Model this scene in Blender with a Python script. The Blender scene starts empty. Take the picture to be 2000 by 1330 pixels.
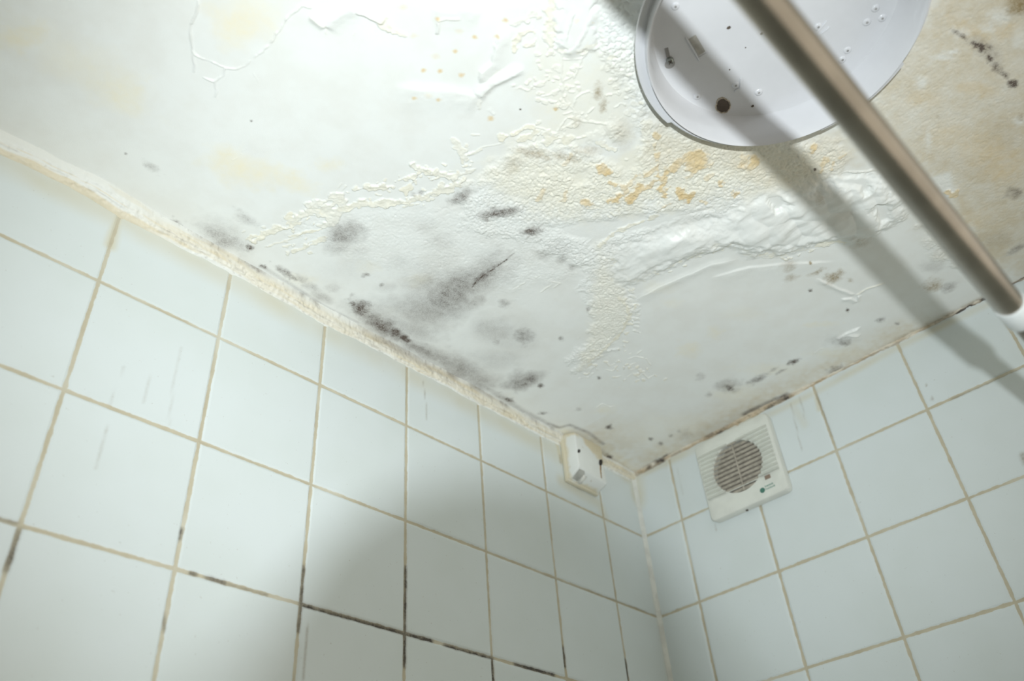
import bpy, bmesh, math, random
import numpy as np
from mathutils import Matrix, Vector

# ------------------------------------------------------------------ camera, world, lights, exposure
H = 2.40                                   # ceiling height; the room corner is x = 0, y = 0
FPX = 1666.233                             # focal length in pixels of the 2000 x 1330 frame
CAM = np.array([-1.23336, -0.78285, -0.81535 + H])
RM = np.array([[0.69065, -0.71979, -0.07007], [0.41757, 0.47602, -0.77398], [0.59045, 0.50529, 0.62933]])
RIGHT, UP, FWD = RM[0], -RM[1], RM[2]
scene = bpy.context.scene
COL = scene.collection

cam_data = bpy.data.cameras.new('view')
cam = bpy.data.objects.new('view', cam_data)
COL.objects.link(cam)
cam.matrix_world = Matrix(((RIGHT[0], UP[0], -FWD[0], CAM[0]), (RIGHT[1], UP[1], -FWD[1], CAM[1]),
                           (RIGHT[2], UP[2], -FWD[2], CAM[2]), (0, 0, 0, 1)))
cam_data.sensor_width = 23.6
cam_data.lens = FPX * 23.6 / 2000
cam_data.clip_start = 0.005
cam_data.dof.use_dof = True
cam_data.dof.focus_distance = 1.08
cam_data.dof.aperture_fstop = cam_data.lens / 8.5
scene.camera = cam

world = bpy.data.worlds.new('ambient')
scene.world = world
world.use_nodes = True
wt = world.node_tree; bg = wt.nodes['Background']
bg.inputs[0].default_value = (0.98, 0.93, 0.79, 1)
# uneven world light: an added bright lobe puts the highlight on the rail
wtc = wt.nodes.new('ShaderNodeTexCoord'); wdot = wt.nodes.new('ShaderNodeVectorMath'); wdot.operation = 'DOT_PRODUCT'
wt.links.new(wtc.outputs['Generated'], wdot.inputs[0]); wdot.inputs[1].default_value = (0.62, -0.74, -0.26)
wmr = wt.nodes.new('ShaderNodeMapRange'); wmr.interpolation_type = 'SMOOTHSTEP'
wmr.inputs[1].default_value = 0.35; wmr.inputs[2].default_value = 0.90; wmr.inputs[3].default_value = 0.36; wmr.inputs[4].default_value = 0.95
wt.links.new(wdot.outputs['Value'], wmr.inputs[0]); wt.links.new(wmr.outputs[0], bg.inputs[1])

FLASH = CAM + 0.0755 * UP + 0.004 * RIGHT - 0.135 * FWD
TILT = math.radians(0.5)                     # the flash head points a little above the lens axis
YAW = math.radians(1.7)                    # and slightly to the right
FX = RIGHT * math.cos(YAW) - FWD * math.sin(YAW); FZ = FWD * math.cos(YAW) + RIGHT * math.sin(YAW)
FDIR, FUP = FZ * math.cos(TILT) + UP * math.sin(TILT), UP * math.cos(TILT) - FZ * math.sin(TILT)
fl = bpy.data.lights.new('flash', 'SPOT')
fl.shadow_soft_size = 0.0085
fl.spot_size = math.radians(80)
fl.spot_blend = 0.85
fl.energy = 49.5
fl.color = (0.92, 0.99, 1.02)
flo = bpy.data.objects.new('flash', fl)
COL.objects.link(flo)
flo.matrix_world = Matrix(((FX[0], FUP[0], -FDIR[0], FLASH[0]), (FX[1], FUP[1], -FDIR[1], FLASH[1]),
                           (FX[2], FUP[2], -FDIR[2], FLASH[2]), (0, 0, 0, 1)))

vs = scene.view_settings
vs.view_transform = 'Standard'
vs.look = 'None'
vs.gamma = 1.0
vs.use_curve_mapping = False
vs.exposure = 0.0

# ------------------------------------------------------------------ helpers
rng = np.random.default_rng(7)

def ray(q):
    return RM.T @ np.array([(q[0] - 1000) / FPX, (q[1] - 665) / FPX, 1.0])

def hit(q, ax, val):
    d = ray(q)
    return CAM + d * ((val - CAM[ax]) / d[ax])

def on_ceiling(q):
    return hit(q, 2, H)[:2]                # x, y

def on_left(q):
    p = hit(q, 1, 0.0)
    return np.array([p[0], p[2] - H])      # x, height below the ceiling (negative)

def on_right(q):
    p = hit(q, 0, 0.0)
    return np.array([p[1], p[2] - H])

def sm(a, b, x):
    t = np.clip((x - a) / (b - a), 0, 1)
    return t * t * (3 - 2 * t)

_T = rng.random((64, 256, 256)).astype(np.float32)

def vn(x, y, seed=0):
    """value noise 0..1"""
    xi = np.floor(x).astype(int); yi = np.floor(y).astype(int)
    fx = x - xi; fy = y - yi
    fx = fx * fx * fx * (fx * (fx * 6 - 15) + 10); fy = fy * fy * fy * (fy * (fy * 6 - 15) + 10)
    t = _T[seed % 64]
    a = t[xi & 255, yi & 255]; b = t[(xi + 1) & 255, yi & 255]
    c = t[xi & 255, (yi + 1) & 255]; d = t[(xi + 1) & 255, (yi + 1) & 255]
    return (a * (1 - fx) + b * fx) * (1 - fy) + (c * (1 - fx) + d * fx) * fy

def fbm(x, y, scale, seed=0, octs=3, gain=0.5):
    s = 0; amp = 1.0; tot = 0
    for o in range(octs):
        f = 2.0 ** o / scale
        s = s + amp * vn(x * f + 17.3 * o, y * f - 9.1 * o, seed + o)
        tot += amp; amp *= gain
    return s / tot

def worley(x, y, scale, seed=0):
    u = x / scale; v = y / scale
    ui = np.floor(u).astype(int); vi = np.floor(v).astype(int)
    best = np.full(np.shape(x), 9.0)
    for i in (-1, 0, 1):
        for j in (-1, 0, 1):
            a = ui + i; b = vi + j
            px = a + _T[(seed) % 64][a & 255, b & 255]; py = b + _T[(seed + 1) % 64][a & 255, b & 255]
            best = np.minimum(best, (u - px) ** 2 + (v - py) ** 2)
    return np.sqrt(best)

def seg_dist(X, Y, pts):
    """distance to a polyline"""
    d = np.full(np.shape(X), 1e9)
    for (ax, ay), (bx, by) in zip(pts[:-1], pts[1:]):
        dx, dy = bx - ax, by - ay
        t = np.clip(((X - ax) * dx + (Y - ay) * dy) / (dx * dx + dy * dy + 1e-12), 0, 1)
        d = np.minimum(d, (X - ax - t * dx) ** 2 + (Y - ay - t * dy) ** 2)
    return np.sqrt(d)

def poly_inside(X, Y, pts):
    ins = np.zeros(np.shape(X), bool)
    n = len(pts)
    for i in range(n):
        x1, y1 = pts[i]; x2, y2 = pts[(i + 1) % n]
        if y1 == y2: continue
        c = ((Y < y1) != (Y < y2)) & (X < (x2 - x1) * (Y - y1) / (y2 - y1) + x1)
        ins ^= c
    return ins

def new_mat(name):
    m = bpy.data.materials.new(name); m.use_nodes = True
    nt = m.node_tree
    return m, nt, nt.nodes['Principled BSDF']

class NT:
    """small node building helper"""
    def __init__(s, nt): s.nt = nt
    def node(s, t, **kw):
        n = s.nt.nodes.new(t)
        for k, v in kw.items(): setattr(n, k, v)
        return n
    def put(s, sock, v):
        if hasattr(v, 'is_output'): s.nt.links.new(v, sock)
        elif isinstance(v, (tuple, list)) and len(v) == 3 and sock.type == 'RGBA': sock.default_value = (*v, 1)
        else: sock.default_value = v
    def attr(s, name):
        n = s.node('ShaderNodeAttribute'); n.attribute_name = name
        return n.outputs['Fac']
    def math(s, op, a, b=0.0, clamp=False):
        n = s.node('ShaderNodeMath', operation=op, use_clamp=clamp)
        s.put(n.inputs[0], a); s.put(n.inputs[1], b)
        return n.outputs[0]
    def mix(s, f, a, b, mode='MIX'):
        n = s.node('ShaderNodeMix', data_type='RGBA', blend_type=mode)
        s.put(n.inputs[0], f); s.put(n.inputs[6], a); s.put(n.inputs[7], b)
        return n.outputs[2]
    def noise(s, scale, detail=3.0, rough=0.55, vec=None):
        n = s.node('ShaderNodeTexNoise')
        n.inputs['Scale'].default_value = scale; n.inputs['Detail'].default_value = detail
        n.inputs['Roughness'].default_value = rough
        if vec is None:
            vec = s.node('ShaderNodeTexCoord').outputs['Object']
        s.nt.links.new(vec, n.inputs['Vector'])
        return n.outputs['Fac']
    def ramp(s, v, a, b):
        n = s.node('ShaderNodeMapRange', interpolation_type='SMOOTHSTEP')
        s.put(n.inputs[0], v); n.inputs[1].default_value = a; n.inputs[2].default_value = b
        return n.outputs[0]
    def bump(s, h, strength, dist):
        n = s.node('ShaderNodeBump'); n.inputs['Strength'].default_value = strength
        n.inputs['Distance'].default_value = dist
        s.put(n.inputs['Height'], h)
        return n.outputs[0]

def simple_mat(name, col, rough=0.4, metal=0.0, noise_scale=60, var=0.08, bump=0.0, spec=0.5, dark=None):
    m, nt, b = new_mat(name); k = NT(nt)
    f = k.noise(noise_scale, 4)
    d = dark or tuple(c * (1 - 2.5 * var) for c in col)
    nt.links.new(k.mix(k.ramp(f, 0.62, 0.36), col, d), b.inputs['Base Color'])
    b.inputs['Roughness'].default_value = rough; b.inputs['Metallic'].default_value = metal
    b.inputs['Specular IOR Level'].default_value = spec
    if bump: nt.links.new(k.bump(f, bump, 0.001), b.inputs['Normal'])
    return m

def link(name, me, mat=None, parent=None):
    o = bpy.data.objects.new(name, me); COL.objects.link(o)
    if mat is not None and not me.materials: me.materials.append(mat)
    if parent is not None: o.parent = parent
    return o

def empty(name, loc=(0, 0, 0)):
    o = bpy.data.objects.new(name, None); COL.objects.link(o); o.location = loc
    o.empty_display_size = 0.05
    return o

def tag(o, label=None, cat=None, group=None, kind=None):
    if label: o['label'] = label
    if cat: o['category'] = cat
    if group: o['group'] = group
    if kind: o['kind'] = kind
    return o

def smooth(me, angle=None):
    me.polygons.foreach_set('use_smooth', [True] * len(me.polygons))
    if angle is not None: me.set_sharp_from_angle(angle=angle)
    me.update()

def grid_mesh(name, P, attrs, flip=False):
    """P: (n, m, 3) vertex positions"""
    n, m = P.shape[:2]
    idx = np.arange(n * m).reshape(n, m)
    q = np.stack([idx[:-1, :-1], idx[1:, :-1], idx[1:, 1:], idx[:-1, 1:]], -1).reshape(-1, 4)
    if flip: q = q[:, ::-1]
    me = bpy.data.meshes.new(name)
    me.vertices.add(n * m); me.vertices.foreach_set('co', P.reshape(-1).astype(np.float32))
    me.loops.add(q.size); me.loops.foreach_set('vertex_index', q.reshape(-1).astype(np.int32))
    me.polygons.add(len(q)); me.polygons.foreach_set('loop_start', np.arange(0, q.size, 4, dtype=np.int32))
    me.polygons.foreach_set('loop_total', np.full(len(q), 4, np.int32))
    me.update(calc_edges=True)
    me.polygons.foreach_set('use_smooth', [True] * len(q))
    for k, v in attrs.items():
        a = me.attributes.new(k, 'FLOAT', 'POINT')
        a.data.foreach_set('value', np.ascontiguousarray(v.reshape(-1), dtype=np.float32))
    me.update()
    return me

def from_bm(name, bm, sm_angle=None):
    me = bpy.data.meshes.new(name); bm.normal_update(); bm.to_mesh(me); bm.free()
    if sm_angle is not None: smooth(me, sm_angle)
    return me

def bm_box(bm, lo, hi, bevel=0.0, segs=2, M=None):
    r = bmesh.ops.create_cube(bm, size=1.0)
    vs_ = r['verts']
    for v in vs_:
        v.co = Vector([lo[i] + (v.co[i] + 0.5) * (hi[i] - lo[i]) for i in range(3)])
    if bevel:
        es = list({e for v in vs_ for e in v.link_edges})
        r2 = bmesh.ops.bevel(bm, geom=es, offset=bevel, segments=segs, profile=0.5, affect='EDGES')
        vs_ = list({v for f in r2['faces'] for v in f.verts} | {v for v in vs_ if v.is_valid})
    if M is not None: bmesh.ops.transform(bm, matrix=M, verts=vs_)
    return vs_

def bm_lathe(bm, prof, n=96, M=None, rfun=None, caps=False):
    rings = []
    for r, z in prof:
        ring = []
        for i in range(n):
            a = 2 * math.pi * i / n
            rr = rfun(r, z, a) if rfun else r
            ring.append(bm.verts.new((rr * math.cos(a), rr * math.sin(a), z)))
        rings.append(ring)
    for a, b in zip(rings[:-1], rings[1:]):
        for i in range(n):
            bm.faces.new((a[i], a[(i + 1) % n], b[(i + 1) % n], b[i]))
    if caps:
        bm.faces.new(rings[0][::-1]); bm.faces.new(rings[-1])
    if M is not None: bmesh.ops.transform(bm, matrix=M, verts=[v for r in rings for v in r])
    return rings

def axes(o, x, y, z):
    return Matrix(((x[0], y[0], z[0], o[0]), (x[1], y[1], z[1], o[1]), (x[2], y[2], z[2], o[2]), (0, 0, 0, 1)))

# ------------------------------------------------------------------ ceiling: one sheet with its damage modelled as relief
X0, X1, Y0, Y1, STEP = -1.34, 0.0, -0.98, 0.0, 0.0010
xs = np.concatenate([np.linspace(-2.4, X0, 7)[:-1], np.arange(X0, X1 + 1e-9, STEP)])
ys = np.concatenate([np.linspace(-2.0, Y0, 7)[:-1], np.arange(Y0, Y1 + 1e-9, STEP)])
XX, YY = np.meshgrid(xs, ys, indexing='ij')
inner = sm(X0, X0 + 0.03, XX) * sm(Y0, Y0 + 0.03, YY)
Z = {k: np.zeros(XX.shape) for k in ('h', 'pebble', 'cream', 'orange', 'beige', 'brown', 'mold', 'gloss', 'flat')}
PXM = 0.00066                               # ceiling metres per photo pixel, used for feature widths

jit1 = fbm(XX, YY, 0.010, 3, 3) - 0.5
jit2 = fbm(XX, YY, 0.030, 8, 3) - 0.5
jit3 = fbm(XX, YY, 0.004, 12, 2) - 0.5
jx = fbm(XX, YY, 0.009, 26, 3) - 0.5; jy = fbm(XX, YY, 0.009, 29, 3) - 0.5
fnz = fbm(XX, YY, 0.014, 33, 3, .6); lum = fbm(XX, YY, 0.006, 20, 3)

def bbox(pts, pad):
    x0, y0 = np.min(pts, 0) - pad; x1, y1 = np.max(pts, 0) + pad
    return (slice(np.searchsorted(xs, x0), np.searchsorted(xs, x1) + 1),
            slice(np.searchsorted(ys, y0), np.searchsorted(ys, y1) + 1))

def cpts(px): return np.array([on_ceiling(q) for q in px])

def region(px, soft=0.012, jag=0.02):
    """soft polygon mask"""
    pts = cpts(px); s = bbox(pts, soft + jag + 0.01)
    X, Y = XX[s], YY[s]
    d = seg_dist(X, Y, np.vstack([pts, pts[:1]]))
    d = np.where(poly_inside(X, Y, pts), d, -d) + jag * 2 * (jit2[s] * 0.7 + jit1[s] * 0.5)
    m = np.zeros(XX.shape); m[s] = sm(-soft, soft, d)
    return m

def add_region(ch, px, amt, soft=0.012, jag=0.02, op='max'):
    m = region(px, soft, jag) * amt
    Z[ch] = np.maximum(Z[ch], m) if op == 'max' else Z[ch] + m
    return m

def flake(px, w, h=0.003, cream=0.6, orange=0.0, jag=1.0, edge=0.25, lump=0.6, brown=0.0, peb=0.0):
    """raised ragged ridge of lifted paint along a line; w in photo pixels"""
    pts = cpts(px) if len(px) > 1 else cpts([px[0], (px[0][0] + 1, px[0][1])])
    w = w * PXM * 0.5
    s = bbox(pts, 2.8 * w + 0.014)
    X, Y = XX[s], YY[s]
    wl = w * (0.35 + 1.45 * fnz[s] ** 1.3)
    d = seg_dist(X + jag * jx[s] * min(.010, 1.2 * w + .002), Y + jag * jy[s] * min(.010, 1.2 * w + .002), pts)
    d = d + jag * (jit1[s] * min(0.012, 1.5 * w) + jit3[s] * min(0.0035, 0.7 * w))
    m = sm(wl, wl * (1 - edge), d)
    lip = 0.72 + 0.28 * sm(.45 * wl, .8 * wl, d)
    hh = .62 * h * m * lip * (1 - lump + lump * np.clip((lum[s] - .26) * 2.6, .12, 1.4))
    Z['h'][s] = np.maximum(Z['h'][s], hh)
    if cream: Z['cream'][s] = np.maximum(Z['cream'][s], cream * sm(wl * 1.1, wl * 0.6, d))
    if orange: Z['orange'][s] = np.maximum(Z['orange'][s], orange * sm(wl * 1.15, wl * 0.5, d) * (0.55 + 0.6 * fnz[s]))
    if brown: Z['brown'][s] = np.maximum(Z['brown'][s], brown * m)

def fold(px, w, h, side=1, back=.35, cream=0.0):
    """fold of loose paint: a sharp step on one side, fading slowly on the other; w in photo pixels"""
    pts = cpts(px); w = w * PXM
    s = bbox(pts, 1.3 * w + .006)
    X, Y = XX[s] + .35 * jx[s] * .006, YY[s] + .35 * jy[s] * .006
    best = np.full(X.shape, 1e9); sg = np.zeros(X.shape); tt = np.zeros(X.shape); n = len(pts) - 1
    for i, ((ax, ay), (bx, by)) in enumerate(zip(pts[:-1], pts[1:])):
        dx, dy = bx - ax, by - ay
        t = np.clip(((X - ax) * dx + (Y - ay) * dy) / (dx * dx + dy * dy), 0, 1)
        d = (X - ax - t * dx) ** 2 + (Y - ay - t * dy) ** 2
        c = (X - ax) * dy - (Y - ay) * dx
        k_ = d < best
        best = np.where(k_, d, best); sg = np.where(k_, np.sign(c), sg); tt = np.where(k_, (i + t) / n, tt)
    d = np.sqrt(best) * np.where(sg * side > 0, 1, -1)      # > 0: slow side
    ends = sm(0, .18, tt) * sm(1, .82, tt)
    prof = np.where(d > 0, np.exp(-(d / (w * .5)) ** 2), np.exp(-(d / (w * .5 * back * .4)) ** 2))
    Z['h'][s] = np.maximum(Z['h'][s], h * ends * prof * (.7 + .5 * fnz[s]))
    if cream: Z['cream'][s] = np.maximum(Z['cream'][s], cream * ends * np.exp(-(d / (w * .15)) ** 2))

def crack(px, w=3.0, h=0.0012, cream=0.12):
    w *= 1.1; h *= 1.5
    """thin lifted hairline in the paint film"""
    flake(px, w, h, cream, jag=0.8, edge=0.9, lump=0.3)

def blob(ch, q, rx, ry, rot, amt, noise=0.8, op='max', jag=0.6):
    """soft patch of colour, such as a stain; radii in photo pixels, rot in degrees on the photo"""
    c = np.array(q, float); a = math.radians(rot)
    u = np.array([math.cos(a), math.sin(a)]); v = np.array([-u[1], u[0]])
    C0 = on_ceiling(c); U = on_ceiling(c + u * rx) - C0; V = on_ceiling(c + v * ry) - C0
    J = np.linalg.inv(np.stack([U, V], 1))
    ext = np.abs(U) + np.abs(V)
    s = bbox(np.array([C0 - ext * 1.9, C0 + ext * 1.9]), 0.003)
    X, Y = XX[s] - C0[0], YY[s] - C0[1]
    a_, b_ = J[0, 0] * X + J[0, 1] * Y, J[1, 0] * X + J[1, 1] * Y
    sc = max(min(np.hypot(*U), np.hypot(*V)), .004)
    n = fbm(XX[s], YY[s], sc * 1.1, 40 + int(c[0]) % 9, 4, .6)
    r = np.sqrt(a_ ** 2 + b_ ** 2) * (1 + jag * 2 * (n - 0.5))
    m = sm(1.55, 0.15, r) * (1 - noise + noise * 1.7 * fbm(XX[s], YY[s], sc * .55, 50 + int(c[1]) % 9, 4, .65))
    m = np.clip(m * amt, 0, 1.2)
    Z[ch][s] = np.maximum(Z[ch][s], m) if op == 'max' else Z[ch][s] + m

# --- zones of wrinkled, pebbled paint (finely granular over the mould, coarse near the lamp)
add_region('pebble', [(880, 390), (950, 335), (1000, 292), (1080, 285), (1180, 300), (1235, 325), (1250, 225), (1300, 225), (1400, 270), (1600, 270),
                      (1660, 320), (1580, 365), (1480, 385), (1410, 425), (1300, 445), (1205, 480), (1190, 555), (1120, 520), (1020, 465), (900, 445)], 1.0, .010, .02)
add_region('pebble', [(1150, 480), (1200, 490), (1195, 560), (1235, 600), (1215, 660), (1170, 690), (1120, 725), (1100, 700), (1150, 660), (1165, 600), (1150, 560)], .85, .013, .030)
add_region('pebble', [(1170, 0), (1300, -60), (1300, 120), (1255, 270), (1235, 250), (1225, 170), (1190, 130), (1175, 60)], 1.25, .008, .015)
add_region('pebble', [(1640, 240), (1800, 0), (1760, -120), (2300, -120), (2200, 520), (2010, 545), (1940, 520), (1850, 440), (1780, 350)], 0.34, .012, .02)
add_region('pebble', [(1790, 430), (1870, 440), (1930, 520), (1880, 530), (1810, 490)], 0.9, .008, .015)
add_region('pebble', [(560, 430), (680, 410), (820, 395), (930, 400), (1080, 470), (1150, 540), (1000, 560), (800, 540), (640, 490)], 0.40, .02, .02)
add_region('pebble', [(560, 520), (700, 480), (1000, 520), (1120, 620), (1050, 740), (880, 720), (720, 640)], 0.10, .02, .02)
add_region('pebble', [(1185, 240), (1215, 240), (1225, 275), (1195, 278)], 0.8, .004, .006)
# smooth patches left inside them
for px in ([(1165, 295), (1230, 262), (1245, 318), (1225, 330), (1195, 318)], [(1110, 335), (1150, 325), (1150, 350), (1115, 360)],
           [(1150, 455), (1190, 440), (1195, 460), (1150, 480)], [(1040, 440), (1300, 415), (1390, 405), (1300, 440), (1150, 470)]):
    Z['flat'] = np.maximum(Z['flat'], region(px, .006, .008))
peb = np.clip(Z['pebble'] * (1 - 0.9 * Z['flat']), 0, 1.3)

# --- cream and beige water stains
add_region('beige', [(1660, 230), (1800, 20), (1790, -120), (2300, -120), (2200, 520), (1990, 540), (1900, 490), (1830, 400), (1790, 330)], 0.85, .03, .03)
add_region('beige', [(1255, 215), (1300, 215), (1400, 270), (1640, 250), (1700, 330), (1600, 345), (1500, 370), (1420, 330), (1290, 320), (1260, 280)], 0.5, .02, .02)
add_region('beige', [(1780, 420), (1860, 430), (1925, 520), (1880, 525), (1800, 480)], 0.35, .015, .02)
add_region('cream', [(930, 345), (1010, 292), (1200, 305), (1260, 250), (1420, 270), (1640, 300), (1560, 370), (1440, 385), (1250, 400), (1090, 420)], 0.48, .03, .03)
add_region('cream', [(1060, 95), (1240, 110), (1250, 290), (1100, 290), (1000, 280), (1060, 200)], 0.32, .03, .03)
add_region('cream', [(1165, 470), (1230, 600), (1215, 650), (1130, 720), (1150, 640), (1165, 560)], 0.30, .012, .012)
add_region('cream', [(-50, 250), (250, 400), (500, 480), (480, 440), (300, 330), (100, 200)], 0.06, .05, .03)
blob('cream', (475, 45), 55, 45, 0, 0.75, .5); blob('cream', (235, 180), 64, 34, 40, 0.6, .5); blob('cream', (40, 70), 60, 25, -10, 0.65, .5)
blob('cream', (170, 130), 120, 40, 30, 0.35, .4)
blob('cream', (470, 328), 76, 28, 15, 0.75, .5); blob('cream', (560, 348), 56, 20, 20, 0.6, .5); blob('cream', (645, 322), 25, 12, 0, .45, .5)
for q, rx, ry, a in (((1395, 648), 14, 12, .35), ((1345, 685), 22, 16, .4), ((1600, 632), 30, 6, .35), ((1450, 610), 40, 14, .15), ((1310, 590), 20, 10, .2),
                     ((1290, 560), 30, 10, .2), ((1500, 720), 60, 12, .3), ((1250, 850), 70, 30, .25), ((1330, 830), 70, 25, .25), ((1180, 800), 20, 8, .35),
                     ((820, 545), 25, 12, .25), ((720, 520), 20, 12, .25), ((590, 545), 30, 12, .25), ((1440, 770), 60, 15, .3), ((1640, 690), 60, 8, .3), ((1300, 880), 40, 12, .3)):
    blob('cream', q, rx, ry, 0, a, .6)
for q in ((855, 35), (927, 72), (889, 100), (827, 137), (860, 138), (901, 147), (988, 39), (971, 70), (958, 231), (809, 189), (856, 192), (1085, 212)):
    blob('orange', q, 5, 4, 0, .75, .3)
for q in ((836, 184), (808, 70), (787, 14), (898, 60), (850, 110)):
    blob('orange', q, 8, 5, 0, .22, .3)

Z['beige'] *= .55 + .9 * fbm(XX, YY, .045, 52, 4, .6)
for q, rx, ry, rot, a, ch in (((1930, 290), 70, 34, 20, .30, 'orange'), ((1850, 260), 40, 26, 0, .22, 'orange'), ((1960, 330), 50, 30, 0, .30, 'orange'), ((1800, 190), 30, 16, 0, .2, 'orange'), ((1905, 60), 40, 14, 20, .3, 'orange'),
                              ((1960, 60), 26, 16, 0, .3, 'orange'), ((1890, 430), 40, 20, 0, .25, 'orange'), ((1950, 470), 40, 16, 0, .3, 'brown'), ((1900, 170), 40, 14, 10, .25, 'orange'), ((1990, 8), 22, 26, 30, .9, 'brown')):  # last entry: plain dark brown patch at the ceiling's far corner
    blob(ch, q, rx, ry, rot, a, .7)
for q, rx, ry in (((1800, 160), 12, 10), ((1880, 60), 24, 9), ((1925, 55), 20, 10), ((1990, 70), 14, 20), ((1840, 110), 18, 7), ((1812, 268), 8, 18), ((1990, 235), 12, 12), ((1948, 30), 20, 14), ((1860, 100), 12, 5)):
    m_ = np.zeros(XX.shape); Z['_t'] = m_; blob('_t', q, rx, ry, 0, .8, .4); Z['beige'] *= 1 - np.clip(Z['_t'], 0, 1)
del Z['_t']
# --- lifted cream flakes above the mould
F = flake
for line, n_, sp in (([(490, 466), (545, 446), (600, 425), (665, 390), (720, 366), (800, 350), (850, 332), (925, 332)], 46, 11), ([(540, 480), (600, 478), (640, 455)], 16, 8), ([(690, 402), (780, 396), (840, 384), (900, 355)], 26, 9),
                     ([(1045, 160), (1090, 150), (1120, 205), (1100, 250)], 40, 26), ([(1010, 265), (1100, 262), (1200, 285)], 26, 14), ([(1195, 500), (1235, 600), (1215, 660), (1130, 725)], 44, 9), ([(1170, 690), (1215, 720), (1275, 735)], 26, 16),
                     ([(1440, 480), (1530, 498), (1660, 465)], 30, 7), ([(1240, 545), (1340, 505), (1430, 470)], 30, 7), ([(1060, 380), (1200, 385), (1300, 345), (1420, 365)], 50, 22), ([(890, 275), (912, 308)], 10, 8),
                     ([(1075, 10), (1072, 100)], 14, 7), ([(1160, 20), (1185, 110), (1230, 200)], 24, 14)):
    for _ in range(n_):
        i_ = rng.integers(0, len(line) - 1); t_ = rng.random()
        q = np.array(line[i_]) * (1 - t_) + np.array(line[i_ + 1]) * t_ + rng.normal(0, sp, 2)
        a_ = rng.random() * 3.14; l_ = 2 + 6 * rng.random()
        F([tuple(q), (q[0] + l_ * math.cos(a_), q[1] + l_ * math.sin(a_) * .6)], 4 + 4 * rng.random(), .0024, .30 + .2 * rng.random(), lump=.5)
F([(487, 466), (500, 458), (512, 462), (495, 472)], 13, .004, .6, lump=.8)
F([(512, 458), (545, 446), (575, 438), (605, 425)], 13, .0035, .5, lump=.8)
F([(575, 425), (600, 412), (640, 405), (668, 385)], 26, .004, .35); F([(560, 425), (570, 415)], 12, .003, .6)
F([(600, 398), (630, 395), (660, 385)], 24, .004, .3); F([(625, 442), (650, 425), (668, 400)], 22, .004, .3)
F([(690, 370), (725, 366), (765, 363)], 12, .004, .5); F([(665, 405), (700, 398), (745, 395), (790, 392), (825, 385)], 16, .0035, .5)
F([(775, 352), (800, 347), (825, 330), (850, 335)], 15, .004, .5); F([(805, 320), (825, 328), (860, 340), (880, 345)], 20, .004, .4)
F([(790, 392), (830, 382), (850, 372)], 12, .003, .4); F([(850, 372), (880, 368), (900, 355), (905, 345)], 17, .004, .45)
F([(785, 370), (800, 362), (795, 378)], 10, .003, .6); F([(845, 350), (870, 336)], 10, .003, .4); F([(880, 345), (905, 338), (925, 330)], 8, .003, .3)
F([(573, 458), (600, 452), (620, 449), (628, 446)], 8, .0025, .6, lump=.8); F([(520, 480), (545, 473), (575, 463), (590, 458)], 4, .002, .35)
F([(572, 490), (592, 484), (615, 474), (635, 460)], 7, .0025, .5, lump=.8); F([(605, 472), (640, 462)], 4, .002, .4); F([(553, 480), (570, 476)], 4, .002, .5)
F([(884, 268), (893, 282), (905, 300), (912, 310)], 9, .003, .35, lump=.8); F([(905, 305), (930, 296), (938, 292)], 6, .0025, .3); F([(888, 286), (902, 290)], 6, .0025, .3)
crack([(940, 288), (960, 283), (985, 276)], 3); F([(920, 262), (935, 262)], 4, .002, .3)
crack([(657, 372), (668, 358)], 4); crack([(675, 362), (668, 372)], 4)
# --- wrinkles and folds at the top
fold([(604, 28), (620, 40), (638, 54)], 14, .0035, -1, cream=.25); fold([(632, 54), (645, 36), (668, 21), (700, 8)], 30, .0042, -1); F([(628, 44), (636, 50)], 9, .003, .3)
fold([(688, 22), (712, 26), (735, 38), (752, 46)], 22, .005, 1, cream=.1); F([(735, 36), (750, 44)], 10, .0035, .2, lump=.5); F([(748, 40), (756, 55)], 14, .004, .4); F([(768, 62), (786, 65)], 12, .004, .45)
crack([(690, 30), (694, 55), (692, 70)], 4); crack([(638, 50), (638, 64)], 5)
fold([(850, 42), (872, 36), (905, 37)], 14, .0035, 1, cream=.2); fold([(840, 18), (875, 20), (905, 16), (945, 26)], 50, .003, -1)
fold([(856, 38), (853, 52), (850, 68)], 10, .003, 1)
fold([(932, 196), (945, 180), (965, 162), (990, 149), (1030, 134)], 26, .0052, 1); fold([(1030, 134), (990, 149), (965, 162), (945, 180), (932, 196)], 12, .0042, 1)
fold([(760, 172), (830, 177), (880, 180), (915, 186), (942, 196)], 70, .0028, -1, back=.8)
fold([(936, 168), (940, 140), (962, 120), (968, 88), (985, 45)], 34, .004, -1)
crack([(936, 192), (936, 210)], 8, .002); crack([(965, 142), (978, 134)], 3); F([(955, 212), (965, 222)], 8, .001, 0, edge=.95)
F([(1003, 45), (1020, 38), (1030, 34), (1042, 27)], 12, .003, .2); F([(1008, 80), (1016, 64), (1034, 56), (1044, 60)], 11, .003, .55, lump=.8)
F([(1022, 85), (1036, 86), (1044, 76)], 10, .003, .5, lump=.8); F([(1003, 96), (1004, 92)], 8, .0025, .6)
F([(1082, -10), (1076, 20), (1073, 45)], 12, .003, .5, lump=.8); F([(1072, 55), (1070, 80), (1076, 100)], 14, .003, .4, lump=.8)
add = region([(1078, -40), (1170, -40), (1160, 40), (1165, 90), (1120, 105), (1085, 92)], .004, .01); Z['h'] = np.maximum(Z['h'], add * (.0035 + .003 * (fbm(XX, YY, .03, 5, 3) - .3)))
fold([(1165, -5), (1140, 55), (1125, 80), (1096, 108)], 30, .006, 1); fold([(1125, 10), (1112, 50), (1100, 100)], 24, .005, -1)
F([(1135, 95), (1150, 88), (1160, 82)], 22, .0035, .35); F([(1160, 30), (1172, 60), (1180, 95)], 8, .003, .1)
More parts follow.
